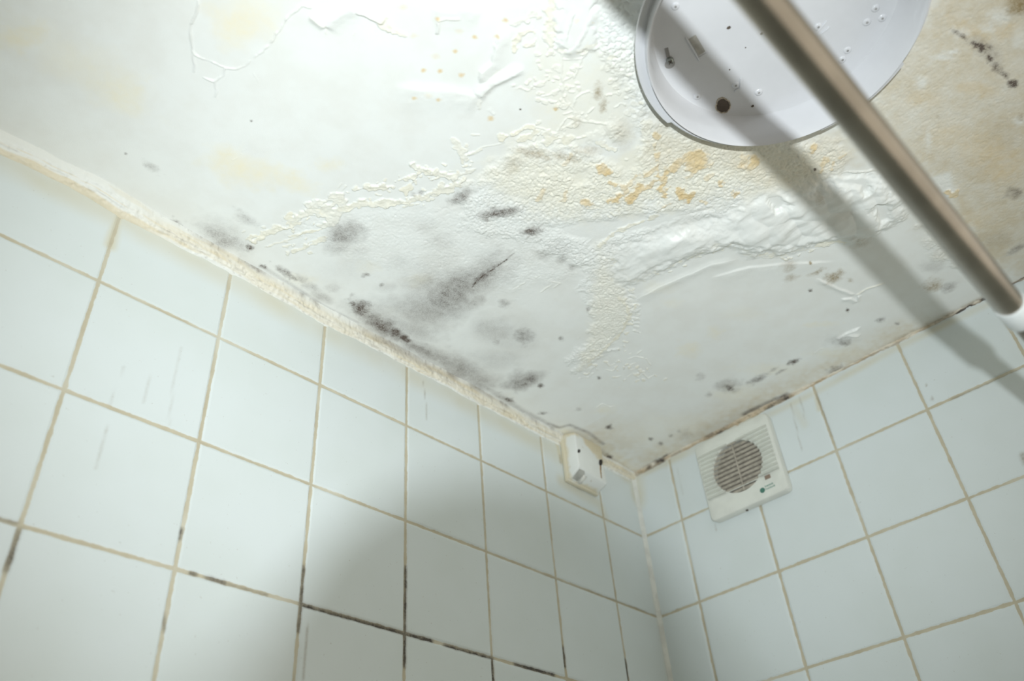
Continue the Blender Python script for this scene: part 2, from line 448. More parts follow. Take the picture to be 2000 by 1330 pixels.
for px in ([(1098, 104), (1096, 130), (1099, 165), (1098, 182), (1108, 198), (1120, 212), (1124, 228), (1142, 236), (1165, 238), (1183, 240)],
           [(1120, 208), (1124, 192), (1135, 180), (1150, 177), (1156, 180)], [(1098, 114), (1120, 113), (1136, 112), (1146, 100)], [(1136, 114), (1128, 135), (1122, 150)],
           [(1098, 156), (1112, 150), (1120, 145)], [(1084, 214), (1092, 203), (1100, 197), (1112, 205)], [(1088, 254), (1100, 238), (1106, 230)], [(1095, 252), (1112, 242), (1122, 236)],
           [(1042, 246), (1060, 250), (1078, 258), (1100, 265), (1118, 268), (1140, 266), (1160, 258)], [(1060, 188), (1085, 178), (1094, 172)], [(1004, 174), (1016, 170), (1030, 178), (1046, 172)],
           [(1100, 222), (1118, 216), (1130, 220)], [(1148, 220), (1160, 210)], [(1200, 208), (1210, 200), (1222, 202)], [(1200, 180), (1212, 182)]):
    crack(px, 4.0, .0018, .2)
F([(985, 264), (1000, 262), (1020, 250), (1040, 247)], 15, .003, .6); F([(1010, 272), (1040, 262), (1046, 255)], 11, .0025, .6)
F([(1072, 272), (1095, 266), (1108, 270)], 18, .0025, .55, lump=.5); F([(1165, 276), (1180, 282), (1200, 290)], 7, .002, .5); F([(1155, 265), (1200, 250), (1205, 235)], 26, .0025, .1, edge=.8, lump=.2)
for q in ((1047, 165), (1050, 180), (1048, 195), (1060, 198), (1075, 196), (1085, 132), (1083, 150), (1115, 135), (1122, 128), (1230, 212), (1235, 200), (1222, 220), (1230, 186),
          (1100, 206), (1074, 102), (1092, 98), (1052, 160), (1048, 102), (1098, 250)):
    F([q, (q[0] + 7, q[1] + 2)], 8, .0022, .3, lump=.7)
# long hairline cracks in the sound paint, upper left
crack([(388, 0), (385, 20), (375, 45), (372, 75), (378, 100), (385, 108), (410, 118), (440, 131), (460, 133), (480, 127), (500, 108), (525, 88), (545, 60), (560, 35), (590, 8), (608, 14)], 3.4, .0030, .05)
crack([(378, 104), (380, 125), (378, 140)], 3.0, .0022, 0); crack([(440, 132), (438, 148), (418, 158), (398, 150)], 3.2, .0026, 0); crack([(420, 158), (424, 175), (420, 188)], 2.8, .002, 0)
crack([(496, 142), (506, 160)], 2, .0008, 0)
crack([(470, 300), (480, 288)], 2.5, .0008, 0); crack([(455, 312), (468, 305)], 2.5, .0008, 0)

# --- orange blistered flakes under the lamp
for px, w, a in (([(1312, 322), (1335, 306), (1360, 300), (1372, 314), (1350, 320)], 22, .55), ([(1300, 332), (1315, 322)], 16, .6), ([(1282, 300), (1284, 318), (1272, 330), (1258, 342)], 12, .5),
                 ([(1284, 320), (1282, 338), (1295, 346)], 12, .55), ([(1290, 348), (1268, 358), (1262, 364)], 15, .6), ([(1298, 350), (1290, 366), (1296, 380)], 11, .6), ([(1300, 366), (1312, 358)], 10, .6),
                 ([(1250, 362), (1238, 372), (1228, 384)], 16, .6), ([(1192, 388), (1205, 384), (1212, 378)], 12, .6), ([(1138, 392), (1148, 398)], 14, .5), ([(1174, 320), (1184, 328)], 15, .6),
                 ([(1190, 352), (1200, 358)], 8, .5), ([(1325, 368), (1330, 380), (1345, 382), (1350, 376)], 14, .65), ([(1404, 350), (1410, 358)], 9, .6), ([(1368, 392), (1374, 394)], 8, .4),
                 ([(1424, 374), (1432, 380)], 10, .55), ([(1118, 300), (1102, 318)], 10, .3), ([(1280, 260), (1284, 270)], 10, .5), ([(1276, 276), (1280, 290)], 9, .35),
                 ([(1215, 360), (1222, 370)], 10, .4), ([(1240, 345), (1225, 356)], 9, .35), ([(1470, 305), (1466, 320), (1474, 316)], 14, .5), ([(1446, 306), (1450, 318)], 14, .3), ([(1586, 285), (1584, 295)], 8, .5),
                 ([(1608, 310), (1602, 330)], 12, .4), ([(1626, 312), (1624, 325)], 7, .35), ([(1850, 372), (1862, 380), (1866, 370)], 9, .5), ([(1060, 370), (1052, 385)], 9, .3), ([(1108, 370), (1100, 390)], 9, .3),
                 ([(1296, 400), (1310, 395)], 8, .35), ([(1380, 345), (1392, 340)], 7, .25), ([(1340, 345), (1350, 340)], 8, .3), ([(1650, 300), (1640, 305)], 8, .3)):
    F(px, w * 1.35, .0034, .35, min(a * 1.25, .9), lump=.75)
for px, w, a in (([(1170, 478), (1200, 452), (1240, 437), (1280, 422)], 12, .5), ([(1190, 330), (1205, 336)], 16, .5), ([(1010, 300), (990, 320)], 12, .2), ([(1050, 345), (1080, 342), (1115, 350)], 10, .35),
                 ([(1112, 372), (1110, 398)], 14, .4), ([(1150, 404), (1175, 398)], 10, .4), ([(1300, 392), (1310, 400)], 10, .4), ([(1250, 400), (1282, 405)], 8, .2), ([(1260, 236), (1262, 262), (1270, 285)], 18, .35),
                 ([(1400, 338), (1412, 346), (1400, 360)], 10, .35), ([(1380, 370), (1420, 385)], 8, .3), ([(1460, 340), (1500, 330), (1530, 332)], 12, .4)):
    F(px, w, .0024, a, 0, lump=.8)
F([(1205, 575), (1222, 595), (1228, 612), (1218, 640), (1200, 660), (1170, 690), (1150, 705)], 8, .002, .55, lump=.7)
F([(1195, 490), (1188, 520), (1195, 545), (1212, 570)], 8, .0012, .1, lump=.7)
for t in np.linspace(0, 1, 16):              # row of small curls along the edge of the blister
    q = np.array([1206, 515]) + t * np.array([32, 130]) + np.array([8 * math.sin(t * 3), 0])
    F([(q[0], q[1]), (q[0] + 10, q[1] + 3)], 6, .0022, .12, lump=.6)
# letters-like curls of paint by the cream line
for px in ([(1183, 706), (1190, 715), (1200, 710)], [(1185, 722), (1196, 724), (1205, 716)], [(1228, 700), (1240, 695), (1255, 698)], [(1230, 712), (1246, 706)], [(1262, 700), (1270, 712)],
           [(1226, 735), (1236, 728), (1246, 736), (1256, 728), (1266, 738), (1276, 733)], [(1232, 722), (1244, 718)], [(1262, 720), (1268, 726)], [(1244, 690), (1252, 684)], [(1200, 738), (1212, 734)],
           [(1130, 738), (1150, 735), (1158, 728)], [(1165, 795), (1176, 787), (1190, 794), (1200, 792)], [(1080, 560), (1095, 552), (1075, 548)], [(1045, 540), (1060, 535)], [(1055, 570), (1075, 556)], [(1000, 565), (1025, 550)]):
    crack(px, 3.6, .0016, .15)

# --- big wet blister: loose film bulging down, with folds
bl = region([(1196, 520), (1215, 492), (1262, 470), (1320, 446), (1400, 432), (1440, 402), (1490, 376), (1560, 362), (1640, 352), (1720, 345), (1758, 372), (1760, 410), (1725, 440),
             (1670, 462), (1600, 462), (1540, 482), (1480, 486), (1420, 470), (1360, 488), (1300, 520), (1235, 545), (1205, 540)], .017, .012)
def streaks(px_dir, scale, stretch, seed):
    d = on_ceiling((1500 + px_dir[0], 430 + px_dir[1])) - on_ceiling((1500, 430)); d /= np.hypot(*d)
    a = XX * d[0] + YY * d[1]; b = -XX * d[1] + YY * d[0]
    return fbm(a / stretch + .3 * jit2 * scale, b + .4 * jit2 * scale, scale, seed, 3, .45)
wr = np.zeros(XX.shape); sel = bl > 0
st1 = streaks((60, -38), .016, 3.5, 14); st2 = streaks((50, 45), .012, 3.0, 24)
lmp = np.clip(1 - 1.35 * worley(XX + .01 * jit2, YY, .036, 30), 0, 1)
st0 = streaks((60, -38), .034, 2.6, 34)
pil = 1 - np.clip(worley((XX + .012 * jit2), (YY + .012 * jit2) * 1.6, .042, 30), 0, 1) ** 2
wr = .50 * st0 + .18 * st1 + .07 * st2 + .34 * pil * sm(-.50, -.36, XX) * sm(-.14, -.22, XX)
Z['h'] = np.maximum(Z['h'], bl * .019 * wr)
Z['gloss'] = np.maximum(Z['gloss'], bl)
peb *= 1 - .92 * bl
Z['cream'] *= 1 - .8 * bl; Z['beige'] *= 1 - .9 * bl
for px in ([(1500, 382), (1525, 375), (1535, 395), (1512, 405)], [(1632, 348), (1690, 335), (1700, 350), (1690, 365), (1650, 355)], [(1700, 385), (1730, 380), (1735, 420), (1715, 430), (1700, 410)]):
    m = region(px, .005, .014)                # sunken smooth pools
    Z['h'] = Z['h'] * (1 - m) + .0035 * m; Z['beige'] *= 1 - m; peb *= 1 - m; Z['gloss'] = np.maximum(Z['gloss'], m)
for t in np.linspace(0, 1, 12):
    q = np.array([1738, 375]) + t * np.array([-14, 62]) + np.array([14 * math.sin(t * 3.1), 0])
    F([(q[0], q[1]), (q[0] + 13, q[1] + 1)], 6, .004, 0, lump=.4, edge=.8)
for t in np.linspace(0, 1, 8):
    q = np.array([1678, 345]) + t * np.array([20, 34])
    F([(q[0], q[1]), (q[0] + 26, q[1] - 9)], 6, .004, 0, lump=.3, edge=.9)
F([(1635, 340), (1655, 332), (1680, 335), (1705, 330), (1725, 336)], 5, .003, .1); F([(1505, 372), (1530, 362), (1545, 352)], 6, .004, .05, edge=.8)
fold([(1225, 592), (1290, 556), (1340, 536), (1390, 514), (1450, 504)], 34, .0024, -1); fold([(1225, 592), (1290, 556), (1340, 536), (1390, 514), (1450, 504)], 16, .0016, 1)
fold([(1380, 545), (1460, 522), (1530, 514), (1640, 510)], 56, .0018, -1)
F([(1440, 478), (1462, 492), (1490, 497), (1530, 492), (1560, 478), (1600, 465), (1650, 460)], 7, .0035, .12, lump=.6)
F([(1450, 494), (1500, 502), (1540, 498)], 6, .002, .15, lump=.7); F([(1590, 480), (1620, 470), (1655, 470)], 10, .0022, .5, lump=.8); F([(1540, 490), (1570, 486), (1600, 484)], 4, .0016, .3)
F([(1440, 470), (1450, 484)], 8, .003, .1); F([(1230, 545), (1262, 535), (1300, 520), (1360, 492), (1420, 475)], 6, .003, .1, lump=.6)
F([(1345, 500), (1370, 486)], 9, .0025, .3); F([(1355, 492), (1400, 465)], 5, .0025, .2)
fold([(1590, 540), (1640, 562), (1672, 574)], 16, .0025, -1); fold([(1668, 576), (1690, 562), (1732, 549)], 9, .0019, -1, cream=.45); fold([(1640, 582), (1662, 580), (1676, 588)], 18, .0026, -1); fold([(1675, 574), (1670, 590)], 12, .003, 1)
fold([(1630, 662), (1650, 650), (1682, 637)], 14, .0045, -1); fold([(1632, 664), (1650, 654), (1682, 656)], 12, .004, 1); F([(1655, 648), (1676, 640)], 6, .003, 0, lump=.6); F([(1590, 690), (1605, 680)], 5, .0015, .1)
add_region('pebble', [(1815, 345), (1855, 335), (1868, 375), (1845, 392), (1830, 380)], .9, .005, .006)
mm = region([(1815, 345), (1855, 335), (1866, 375), (1845, 390)], .005, .006); Z['beige'] *= 1 - .8 * mm

for px, w, a, ch in (([(1236, 930), (1350, 872), (1480, 805), (1600, 752), (1752, 668), (1960, 565)], 16, .7, 'brown'), ([(1300, 895), (1400, 848), (1500, 795)], 14, .75, 'brown'), ([(1250, 905), (1480, 785), (1760, 652)], 62, .6, 'beige'), ([(1180, 850), (1240, 920), (1330, 870), (1480, 790)], 90, .45, 'beige'),
                     ([(1090, 840), (1180, 870), (1240, 930)], 22, .5, 'cream'), ([(1170, 880), (1240, 930)], 14, .5, 'brown')):
    pts = cpts(px); s = bbox(pts, .05); d = seg_dist(XX[s], YY[s], pts) + .004 * jit1[s]
    Z[ch][s] = np.maximum(Z[ch][s], a * sm(w * PXM * 1.6, 0, d) * (.3 + 1.2 * fbm(XX[s], YY[s], .012, 47, 3)))
# --- brown and grey-brown patches
for q, rx, ry, rot, a in (((1168, 180), 9, 16, 10, .65), ((1178, 205), 7, 14, 10, .6), ((1215, 258), 20, 26, 0, .28), ((1128, 240), 10, 10, 0, .25), ((1040, 297), 32, 9, 15, .55), ((1105, 305), 22, 7, 10, .5),
                          ((1145, 292), 28, 8, 0, .4), ((1000, 322), 20, 18, -50, .3), ((1540, 518), 12, 12, 0, .45), ((1543, 541), 14, 7, -20, .5), ((1595, 529), 16, 4, -25, .6), ((1628, 540), 16, 9, -10, .75), ((1640, 530), 7, 6, 0, .6),
                          ((1622, 545), 8, 4, 0, .7), ((1582, 511), 3, 3, 0, .9), ((1822, 557), 18, 11, -20, .7), ((1815, 562), 12, 6, 0, .6), ((1596, 380), 10, 12, 0, .35), ((1680, 470), 16, 12, 0, .4), ((1660, 545), 5, 4, 0, .5),
                          ((1992, 228), 6, 8, 0, .5), ((1830, 225), 4, 4, 0, .4), ((1950, 270), 60, 40, 20, .12), ((1900, 330), 60, 30, 0, .10)):
    blob('brown', q, rx, ry, rot, a, .7)
# --- mould
M = lambda *a, **k: blob('mold', *a, **k)
for q, rx, ry, rot, a in (((432, 462), 42, 15, 28, .40), ((487, 483), 9, 6, 10, .75), ((345, 440), 16, 6, 35, .5), ((478, 425), 18, 9, 30, .22), ((296, 325), 14, 6, 35, .25), ((672, 458), 30, 17, -15, .50), ((670, 452), 14, 10, 0, .35),
                          ((660, 480), 22, 14, 0, .25), ((975, 413), 32, 8, -8, .70), ((950, 420), 14, 7, 0, .55), ((902, 382), 20, 9, -30, .55), ((1038, 449), 18, 7, -10, .70), ((1045, 446), 12, 6, 0, .4), ((822, 375), 6, 5, 0, .35), ((808, 378), 5, 4, 0, .3),
                          ((705, 600), 18, 13, 25, .95), ((690, 592), 8, 6, 0, .6), ((745, 635), 38, 15, 28, .70), ((772, 650), 20, 12, 30, .8), ((790, 660), 14, 9, 20, .95), ((775, 645), 10, 6, 0, .8), ((760, 560), 20, 10, 0, .15),
                          ((880, 575), 95, 30, -32, .55), ((940, 540), 36, 11, -40, .62), ((850, 595), 60, 28, -15, .42), ((800, 600), 50, 20, 10, .35), ((900, 555), 30, 20, -30, .45), ((960, 525), 20, 8, -40, .55), ((835, 560), 40, 22, 0, .28), ((925, 590), 25, 10, -30, .35),
                          ((1022, 655), 18, 13, 0, .50), ((1015, 662), 8, 6, 0, .35), ((960, 645), 38, 20, 0, .25), ((985, 591), 12, 7, 0, .35), ((970, 665), 10, 8, 0, .3), ((1030, 742), 30, 10, -22, .60), ((1000, 750), 30, 8, -10, .35), ((1055, 752), 7, 4, -10, .85),
                          ((905, 722), 60, 18, 25, .45), ((930, 735), 24, 8, 20, .4), ((860, 700), 60, 12, 28, .45), ((820, 680), 40, 10, 30, .5), ((995, 780), 10, 4, 20, .75), ((975, 772), 14, 5, 25, .4), ((1060, 806), 8, 3, 0, .5), ((1095, 660), 5, 4, 0, .4),
                          ((1170, 738), 4, 3, 0, .7), ((1189, 832), 6, 4, 0, .9), ((1188, 893), 8, 5, 0, .95), ((1270, 856), 4, 3, 0, .7), ((1290, 865), 4, 3, 0, .6), ((1262, 913), 12, 4, -30, .8), ((1290, 898), 14, 4, -30, .9), ((1300, 890), 8, 4, -30, .7),
                          ((1340, 850), 10, 10, 0, .15), ((1425, 757), 8, 6, 0, .8), ((1420, 755), 18, 10, 0, .35), ((1480, 741), 16, 5, -25, .55), ((1550, 706), 12, 4, -22, .75), ((1630, 722), 14, 5, -25, .55), ((1648, 668), 14, 6, -10, .5), ((1640, 665), 24, 10, 0, .2), ((1525, 725), 10, 3, -30, .35),
                          ((1655, 604), 4, 3, 0, .8), ((1583, 566), 4, 3, 0, .8), ((1720, 624), 8, 4, -25, .45), ((1752, 632), 5, 3, 0, .4), ((1853, 560), 14, 8, -20, .35), ((1820, 520), 20, 8, 0, .2), ((1095, 505), 12, 8, -45, .3), ((1118, 520), 8, 6, 0, .3), ((1060, 495), 14, 8, 0, .2),
                          ((1148, 603), 4, 4, 0, .4), ((555, 530), 18, 5, 30, .5), ((575, 542), 8, 4, 30, .5), ((515, 520), 10, 4, 30, .55), ((610, 560), 14, 7, 20, .3), ((590, 545), 16, 6, 30, .25), ((655, 620), 20, 6, 30, .45), ((715, 535), 8, 4, 0, .45), ((710, 538), 4, 3, 0, .4),
                          ((745, 555), 6, 4, -40, .45), ((630, 578), 20, 8, 25, .3), ((650, 560), 14, 6, 0, .2), ((700, 490), 20, 9, -10, .12), ((780, 510), 20, 14, 0, .12), ((860, 470), 24, 16, 0, .12), ((830, 440), 20, 12, 0, .12), ((1090, 480), 20, 10, 0, .15),
                          ((1868, 62), 8, 5, 30, .55), ((1880, 70), 8, 5, 40, .6), ((1902, 84), 10, 6, 40, .75), ((1915, 92), 12, 9, 30, .85), ((1932, 112), 9, 7, 45, .85), ((1945, 130), 12, 9, 45, .6), ((1960, 143), 10, 6, 45, .6), ((1978, 161), 10, 9, 30, .95), ((1925, 95), 30, 14, 40, .3), ((1930, 90), 10, 6, 0, .5),
                          ((1982, 375), 14, 9, 0, .45), ((1985, 485), 20, 5, -30, .45), ((1030, 645), 6, 4, 0, .3), ((1010, 740), 20, 12, -20, .4), ((491, 236), 2, 2, 0, .9), ((246, 299), 2, 2, 0, .7), ((1016, 213), 2, 2, 30, 1.0), ((1590, 328), 3, 3, 0, .9),
                          ((1370, 735), 10, 8, 0, .2), ((1385, 770), 6, 4, 0, .3), ((1310, 850), 5, 3, 0, .35), ((1326, 842), 4, 3, 0, .3), ((1130, 798), 5, 3, 0, .3), ((1510, 722), 10, 3, -30, .3)):
    M(q, rx * (1.15 if rx > 12 else 1), ry * (1.2 if rx > 12 else 1), rot, a * (1.0 if rx > 12 else 1.1), noise=.75 if rx < 20 else .5, jag=.6 if rx < 20 else .45)
for px, w, a in (([(990, 505), (975, 515), (962, 525), (945, 535), (930, 548), (922, 560)], 4, .85), ([(1005, 492), (985, 507)], 3, .5), ([(800, 672), (860, 703), (940, 750), (1020, 800), (1080, 832)], 14, .26),
                 ([(520, 524), (640, 600), (700, 628)], 9, .22), ([(1240, 925), (1262, 915), (1300, 893)], 6, .4), ([(1455, 808), (1492, 790), (1535, 771)], 16, .6), ([(1070, 826), (1092, 834), (1112, 828), (1150, 844), (1178, 866)], 10, .38)):
    pts = cpts(px); s = bbox(pts, .02); d = seg_dist(XX[s], YY[s], pts) + .002 * jit1[s]
    Z['mold'][s] = np.maximum(Z['mold'][s], a * sm(w * PXM, 0, d) * (.5 + .9 * fbm(XX[s], YY[s], .008, 44, 3)))

for q, rx, ry, rot, a in (((860, 590), 120, 42, -28, .38), ((910, 560), 80, 30, -35, .32), ((800, 640), 60, 22, 20, .30), ((740, 620), 60, 24, 25, .28), ((1000, 660), 60, 30, 0, .14), ((890, 715), 80, 22, 22, .30),
                          ((690, 520), 60, 30, 0, .07), ((960, 700), 60, 22, 0, .16), ((840, 520), 60, 26, 0, .09), ((450, 455), 50, 18, 30, .14)):
    blob('mold', q, rx, ry, rot, a, noise=.35, jag=.5)
# --- relief: wavy film, pebbles, grain
w1 = worley(XX + .004 * jit2 + .0015 * jit1, YY + .004 * jit1, .0046, 2)
w2 = worley(XX, YY + .003 * jit1, .0036, 6)
bumps = (np.sqrt(np.clip(1 - w1 * w1 * 1.5, 0, 1)) * .0012 + np.sqrt(np.clip(1 - w2 * w2 * 1.5, 0, 1)) * .0008) * (.30 + 1.5 * fbm(XX, YY, .020, 10, 3))
Z['h'] = Z['h'] + peb * bumps * (1 - .55 * np.clip(Z['h'] / .003, 0, 1))
Z['h'] = Z['h'] + .0035 * (fbm(XX, YY, .22, 60, 3) - .5) + .0004 * (fbm(XX, YY, .02, 61, 2) - .5)
edge_fade = sm(0.0, -.012, XX) * sm(0.0, -.012, YY)
hz = (Z['h'] * (.25 + .75 * edge_fade) + 0.001) * inner
P = np.stack([XX, YY, H - hz], -1)
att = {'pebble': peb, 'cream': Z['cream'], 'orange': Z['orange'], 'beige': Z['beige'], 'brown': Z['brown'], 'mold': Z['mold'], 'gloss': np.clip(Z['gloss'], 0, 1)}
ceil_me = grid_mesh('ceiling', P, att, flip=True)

m, nt, b = new_mat('peeling_ceiling_paint'); k = NT(nt)
fine = k.noise(420, 3, .6); mid = k.noise(90, 4, .6); coarse = k.noise(22, 3)
col = k.mix(k.ramp(coarse, .35, .7), (.875, .895, .87), (.845, .855, .82))
col = k.mix(k.math('MULTIPLY', k.attr('cream'), k.math('ADD', .55, mid), True), col, (.89, .84, .665))
col = k.mix(k.math('MULTIPLY', k.attr('beige'), k.math('ADD', .40, mid), True), col, (.69, .62, .48))
col = k.mix(k.math('MULTIPLY', k.attr('orange'), k.math('ADD', .60, mid), True), col, (.76, .575, .295))
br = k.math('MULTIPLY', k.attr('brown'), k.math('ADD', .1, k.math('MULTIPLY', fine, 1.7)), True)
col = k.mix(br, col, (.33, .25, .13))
mo = k.math('MULTIPLY', k.attr('mold'), k.math('ADD', .30, k.math('MULTIPLY', k.math('MULTIPLY', k.noise(650, 2, .6), k.math('ADD', fine, mid)), 1.75)), True)
col = k.mix(mo, col, (.125, .098, .082))
nt.links.new(col, b.inputs['Base Color'])
rgh = k.math('SUBTRACT', k.math('ADD', .52, k.math('MULTIPLY', k.attr('mold'), .25)), k.math('MULTIPLY', k.attr('gloss'), .20), True)
nt.links.new(rgh, b.inputs['Roughness'])
b.inputs['Specular IOR Level'].default_value = .35
tco = k.node('ShaderNodeTexCoord').outputs['Object']
wn = k.node('ShaderNodeTexNoise'); wn.inputs['Scale'].default_value = 120; nt.links.new(tco, wn.inputs['Vector'])
va = k.node('ShaderNodeVectorMath', operation='MULTIPLY_ADD'); nt.links.new(wn.outputs['Color'], va.inputs[0]); va.inputs[1].default_value = (.004, .004, 0); nt.links.new(tco, va.inputs[2])
vo = k.node('ShaderNodeTexVoronoi', feature='SMOOTH_F1'); vo.inputs['Scale'].default_value = 270; vo.inputs['Smoothness'].default_value = .3; nt.links.new(va.outputs[0], vo.inputs['Vector'])
cells = k.math('SUBTRACT', 1.0, vo.outputs['Distance'])
hgt = k.math('ADD', k.math('MULTIPLY', k.noise(900, 2, .5), .25), k.math('MULTIPLY', k.math('MULTIPLY', k.math('ADD', cells, k.math('MULTIPLY', k.noise(300, 2, .6), .5)), k.attr('pebble')), 1.6))
nt.links.new(k.bump(hgt, .35, .0012), b.inputs['Normal'])
ceiling = tag(link('ceiling', ceil_me, m), 'white bathroom ceiling with peeling paint, yellow stains and black mould', kind='structure')

# ------------------------------------------------------------------ tiled walls
TILE, HW = 0.15, 0.0021                     # tile module, half width of a grout joint
LEFT_V = [-(0.1170 + i * TILE) for i in range(16)]
RIGHT_V = [-(0.0844 + i * TILE) for i in range(14)]
H_LINES = [-(0.1315 + j * TILE) for j in range(16)]

def samples(lo, hi, lines, fine_lo, fine_hi, step):
    s = [lo, hi]
    s += list(np.arange(fine_lo, fine_hi, step))
    s += list(np.arange(lo, hi, .03))
    for l in lines:
        s += [l - HW * 2.2, l - HW * 1.25, l - HW * .7, l, l + HW * .7, l + HW * 1.25, l + HW * 2.2]
    s = np.unique(np.round([v for v in s if lo <= v <= hi], 5))
    keep = [s[0]]
    for v in s[1:]:
        if v - keep[-1] > .0003: keep.append(v)
    return np.array(keep)

def strokes(Uu, Vv, pts2, w):
    return sm(w, 0, seg_dist(Uu, Vv, pts2))

def tile_wall(name, lines, us, vs_, to_wall, grout_mold, drips, stains, flip, label, place):
    Uu, Vv = np.meshgrid(us, vs_, indexing='ij')
    du = np.min(np.abs(Uu[..., None] - np.array(lines)), -1)
    dv = np.min(np.abs(Vv[..., None] - np.array(H_LINES)), -1)
    gd = np.minimum(du, dv)
    tid = np.floor((Uu - lines[0]) / TILE) * 31 + np.floor((Vv - H_LINES[0]) / TILE) * 17
    tilt = (np.sin(tid * 12.9898) * 43758.5453) % 1.0
    hgt_ = .0011 * sm(HW * .75, HW * 2.0, gd) + .0004 * (tilt - .5)
    wav = fbm(Uu, Vv, .05, 9, 3)
    mold = np.zeros(Uu.shape); drip = np.zeros(Uu.shape); stain = np.zeros(Uu.shape)
    for px, w, a in grout_mold:
        p2 = np.array([to_wall(q) for q in px])
        mold = np.maximum(mold, a * strokes(Uu, Vv, p2, w) * (.55 + .9 * fbm(Uu, Vv, .008, 15, 3)))
    for px, w, a in drips:
        p2 = np.array([to_wall(q) for q in px])
        drip = np.maximum(drip, a * strokes(Uu + .0015 * (fbm(Uu, Vv, .02, 18, 2) - .5), Vv, p2, w))
    for px, w, a in stains:
        p2 = np.array([to_wall(q) for q in px])
        stain = np.maximum(stain, a * strokes(Uu, Vv, p2, w) * (.4 + 1.1 * wav))
    Pp = place(Uu, Vv, hgt_)
    me = grid_mesh(name, Pp, {'gd': gd, 'mold': mold, 'drip': drip, 'stain': stain}, flip)
    return tag(link(name, me, tile_mat), label, kind='structure')

m, nt, b = new_mat('white_wall_tile'); k = NT(nt)
wob = k.math('MULTIPLY', k.math('SUBTRACT', k.noise(70, 4, .6), .5), .0042)
joint = k.ramp(k.math('ADD', k.attr('gd'), wob), HW * 1.35, HW * .75)
tcol = k.mix(k.ramp(k.noise(9, 2), .35, .7), (.69, .745, .75), (.67, .725, .72))
tcol = k.mix(k.math('MULTIPLY', k.attr('stain'), .75, True), tcol, (.62, .56, .38))
tcol = k.mix(k.math('MULTIPLY', k.attr('drip'), k.noise(260, 3, .7), True), tcol, (.30, .26, .20))
spk = k.ramp(k.noise(310, 1, .4), .775, .80)
tcol = k.mix(k.math('MULTIPLY', spk, .35), tcol, (.42, .40, .36))
gcol = k.mix(k.noise(34, 4, .65), (.43, .375, .265), (.62, .58, .45))
light = k.ramp(k.noise(5.5, 3, .6), .50, .68)
gcol = k.mix(k.math('MULTIPLY', light, .55), gcol, (.68, .68, .60))
gcol = k.mix(k.math('MULTIPLY', k.attr('mold'), k.math('ADD', .45, k.noise(300, 3, .7)), True), gcol, (.075, .065, .055))
smear = k.math('MULTIPLY', k.attr('mold'), k.ramp(k.math('ADD', k.attr('gd'), wob), HW * 2.4, HW * 1.1))
tcol = k.mix(k.math('MULTIPLY', smear, .45), tcol, (.20, .18, .15))
nt.links.new(k.mix(joint, tcol, gcol), b.inputs['Base Color'])
nt.links.new(k.math('ADD', .26, k.math('MULTIPLY', joint, .5)), b.inputs['Roughness'])
nt.links.new(k.bump(k.noise(14, 2), .05, .004), b.inputs['Normal'])
b.inputs['Specular IOR Level'].default_value = .45
tile_mat = m

zl = samples(-H, 0.0, H_LINES, -.60, 0.0, .003)
ul = samples(-2.4, 0.0, LEFT_V, -1.36, 0.0, .003)
tile_wall('wall_left', LEFT_V, ul, zl, on_left,
          [([(352, 1035), (349, 1050)], .006, .8), ([(374, 1120), (382, 1122)], .005, .8), ([(405, 1128), (436, 1138)], .007, .8), ([(436, 1138), (520, 1162)], .004, .35), ([(593, 1110), (588, 1180), (583, 1232)], .006, .75), ([(594, 1186), (680, 1210), (790, 1240), (840, 1252)], .008, 1.0),
           ([(870, 1265), (960, 1288)], .008, 1.0), ([(793, 1110), (791, 1240), (790, 1300)], .006, .95), ([(960, 1288), (963, 1340)], .006, .95), ([(1008, 1298), (1080, 1316)], .008, 1.0), ([(1100, 1265), (1103, 1300)], .006, .9),
           ([(1221, 1290), (1227, 1340)], .006, .95), ([(38, 1040), (15, 1110)], .008, .7), ([(-20, 1008), (30, 1020)], .006, .4), ([(318, 1200), (322, 1230)], .005, .5), ([(1050, 1120), (1200, 1172), (1283, 1203)], .004, .25)],
          [([(240, 715), (215, 790), (205, 850), (185, 915)], .0012, .5), ([(300, 690), (288, 750), (280, 790)], .0012, .4), ([(352, 680), (338, 745), (328, 830)], .0022, .35), ([(604, 1195), (596, 1260), (590, 1330)], .0014, .9),
           ([(826, 745), (831, 790), (833, 820)], .0018, .8), ([(1165, 955), (1162, 968)], .004, 1.6), ([(1108, 942), (1130, 955), (1160, 965)], .0025, .9), ([(1092, 890), (1094, 905)], .003, 1.2)],
          [([(-40, 290), (233, 425), (630, 645), (935, 800), (1080, 880)], .035, .55), ([(233, 420), (215, 480)], .012, .9), ([(1190, 900), (1240, 940), (1245, 975)], .030, .9), ([(1085, 860), (1095, 900)], .012, .9), ([(1095, 940), (1170, 985), (1180, 1010)], .02, .5), ([(1258, 1040), (1283, 1200), (1305, 1330)], .012, .25)],
          False, 'white tiled wall with tan grout and dark mould in the lower joints, left side',
          lambda U, V, h: np.stack([U, -h, V + H], -1))
zr_ = samples(-H, 0.0, H_LINES, -.62, 0.0, .003)
ur = samples(-1.02, 0.0, RIGHT_V, -.80, 0.0, .003)
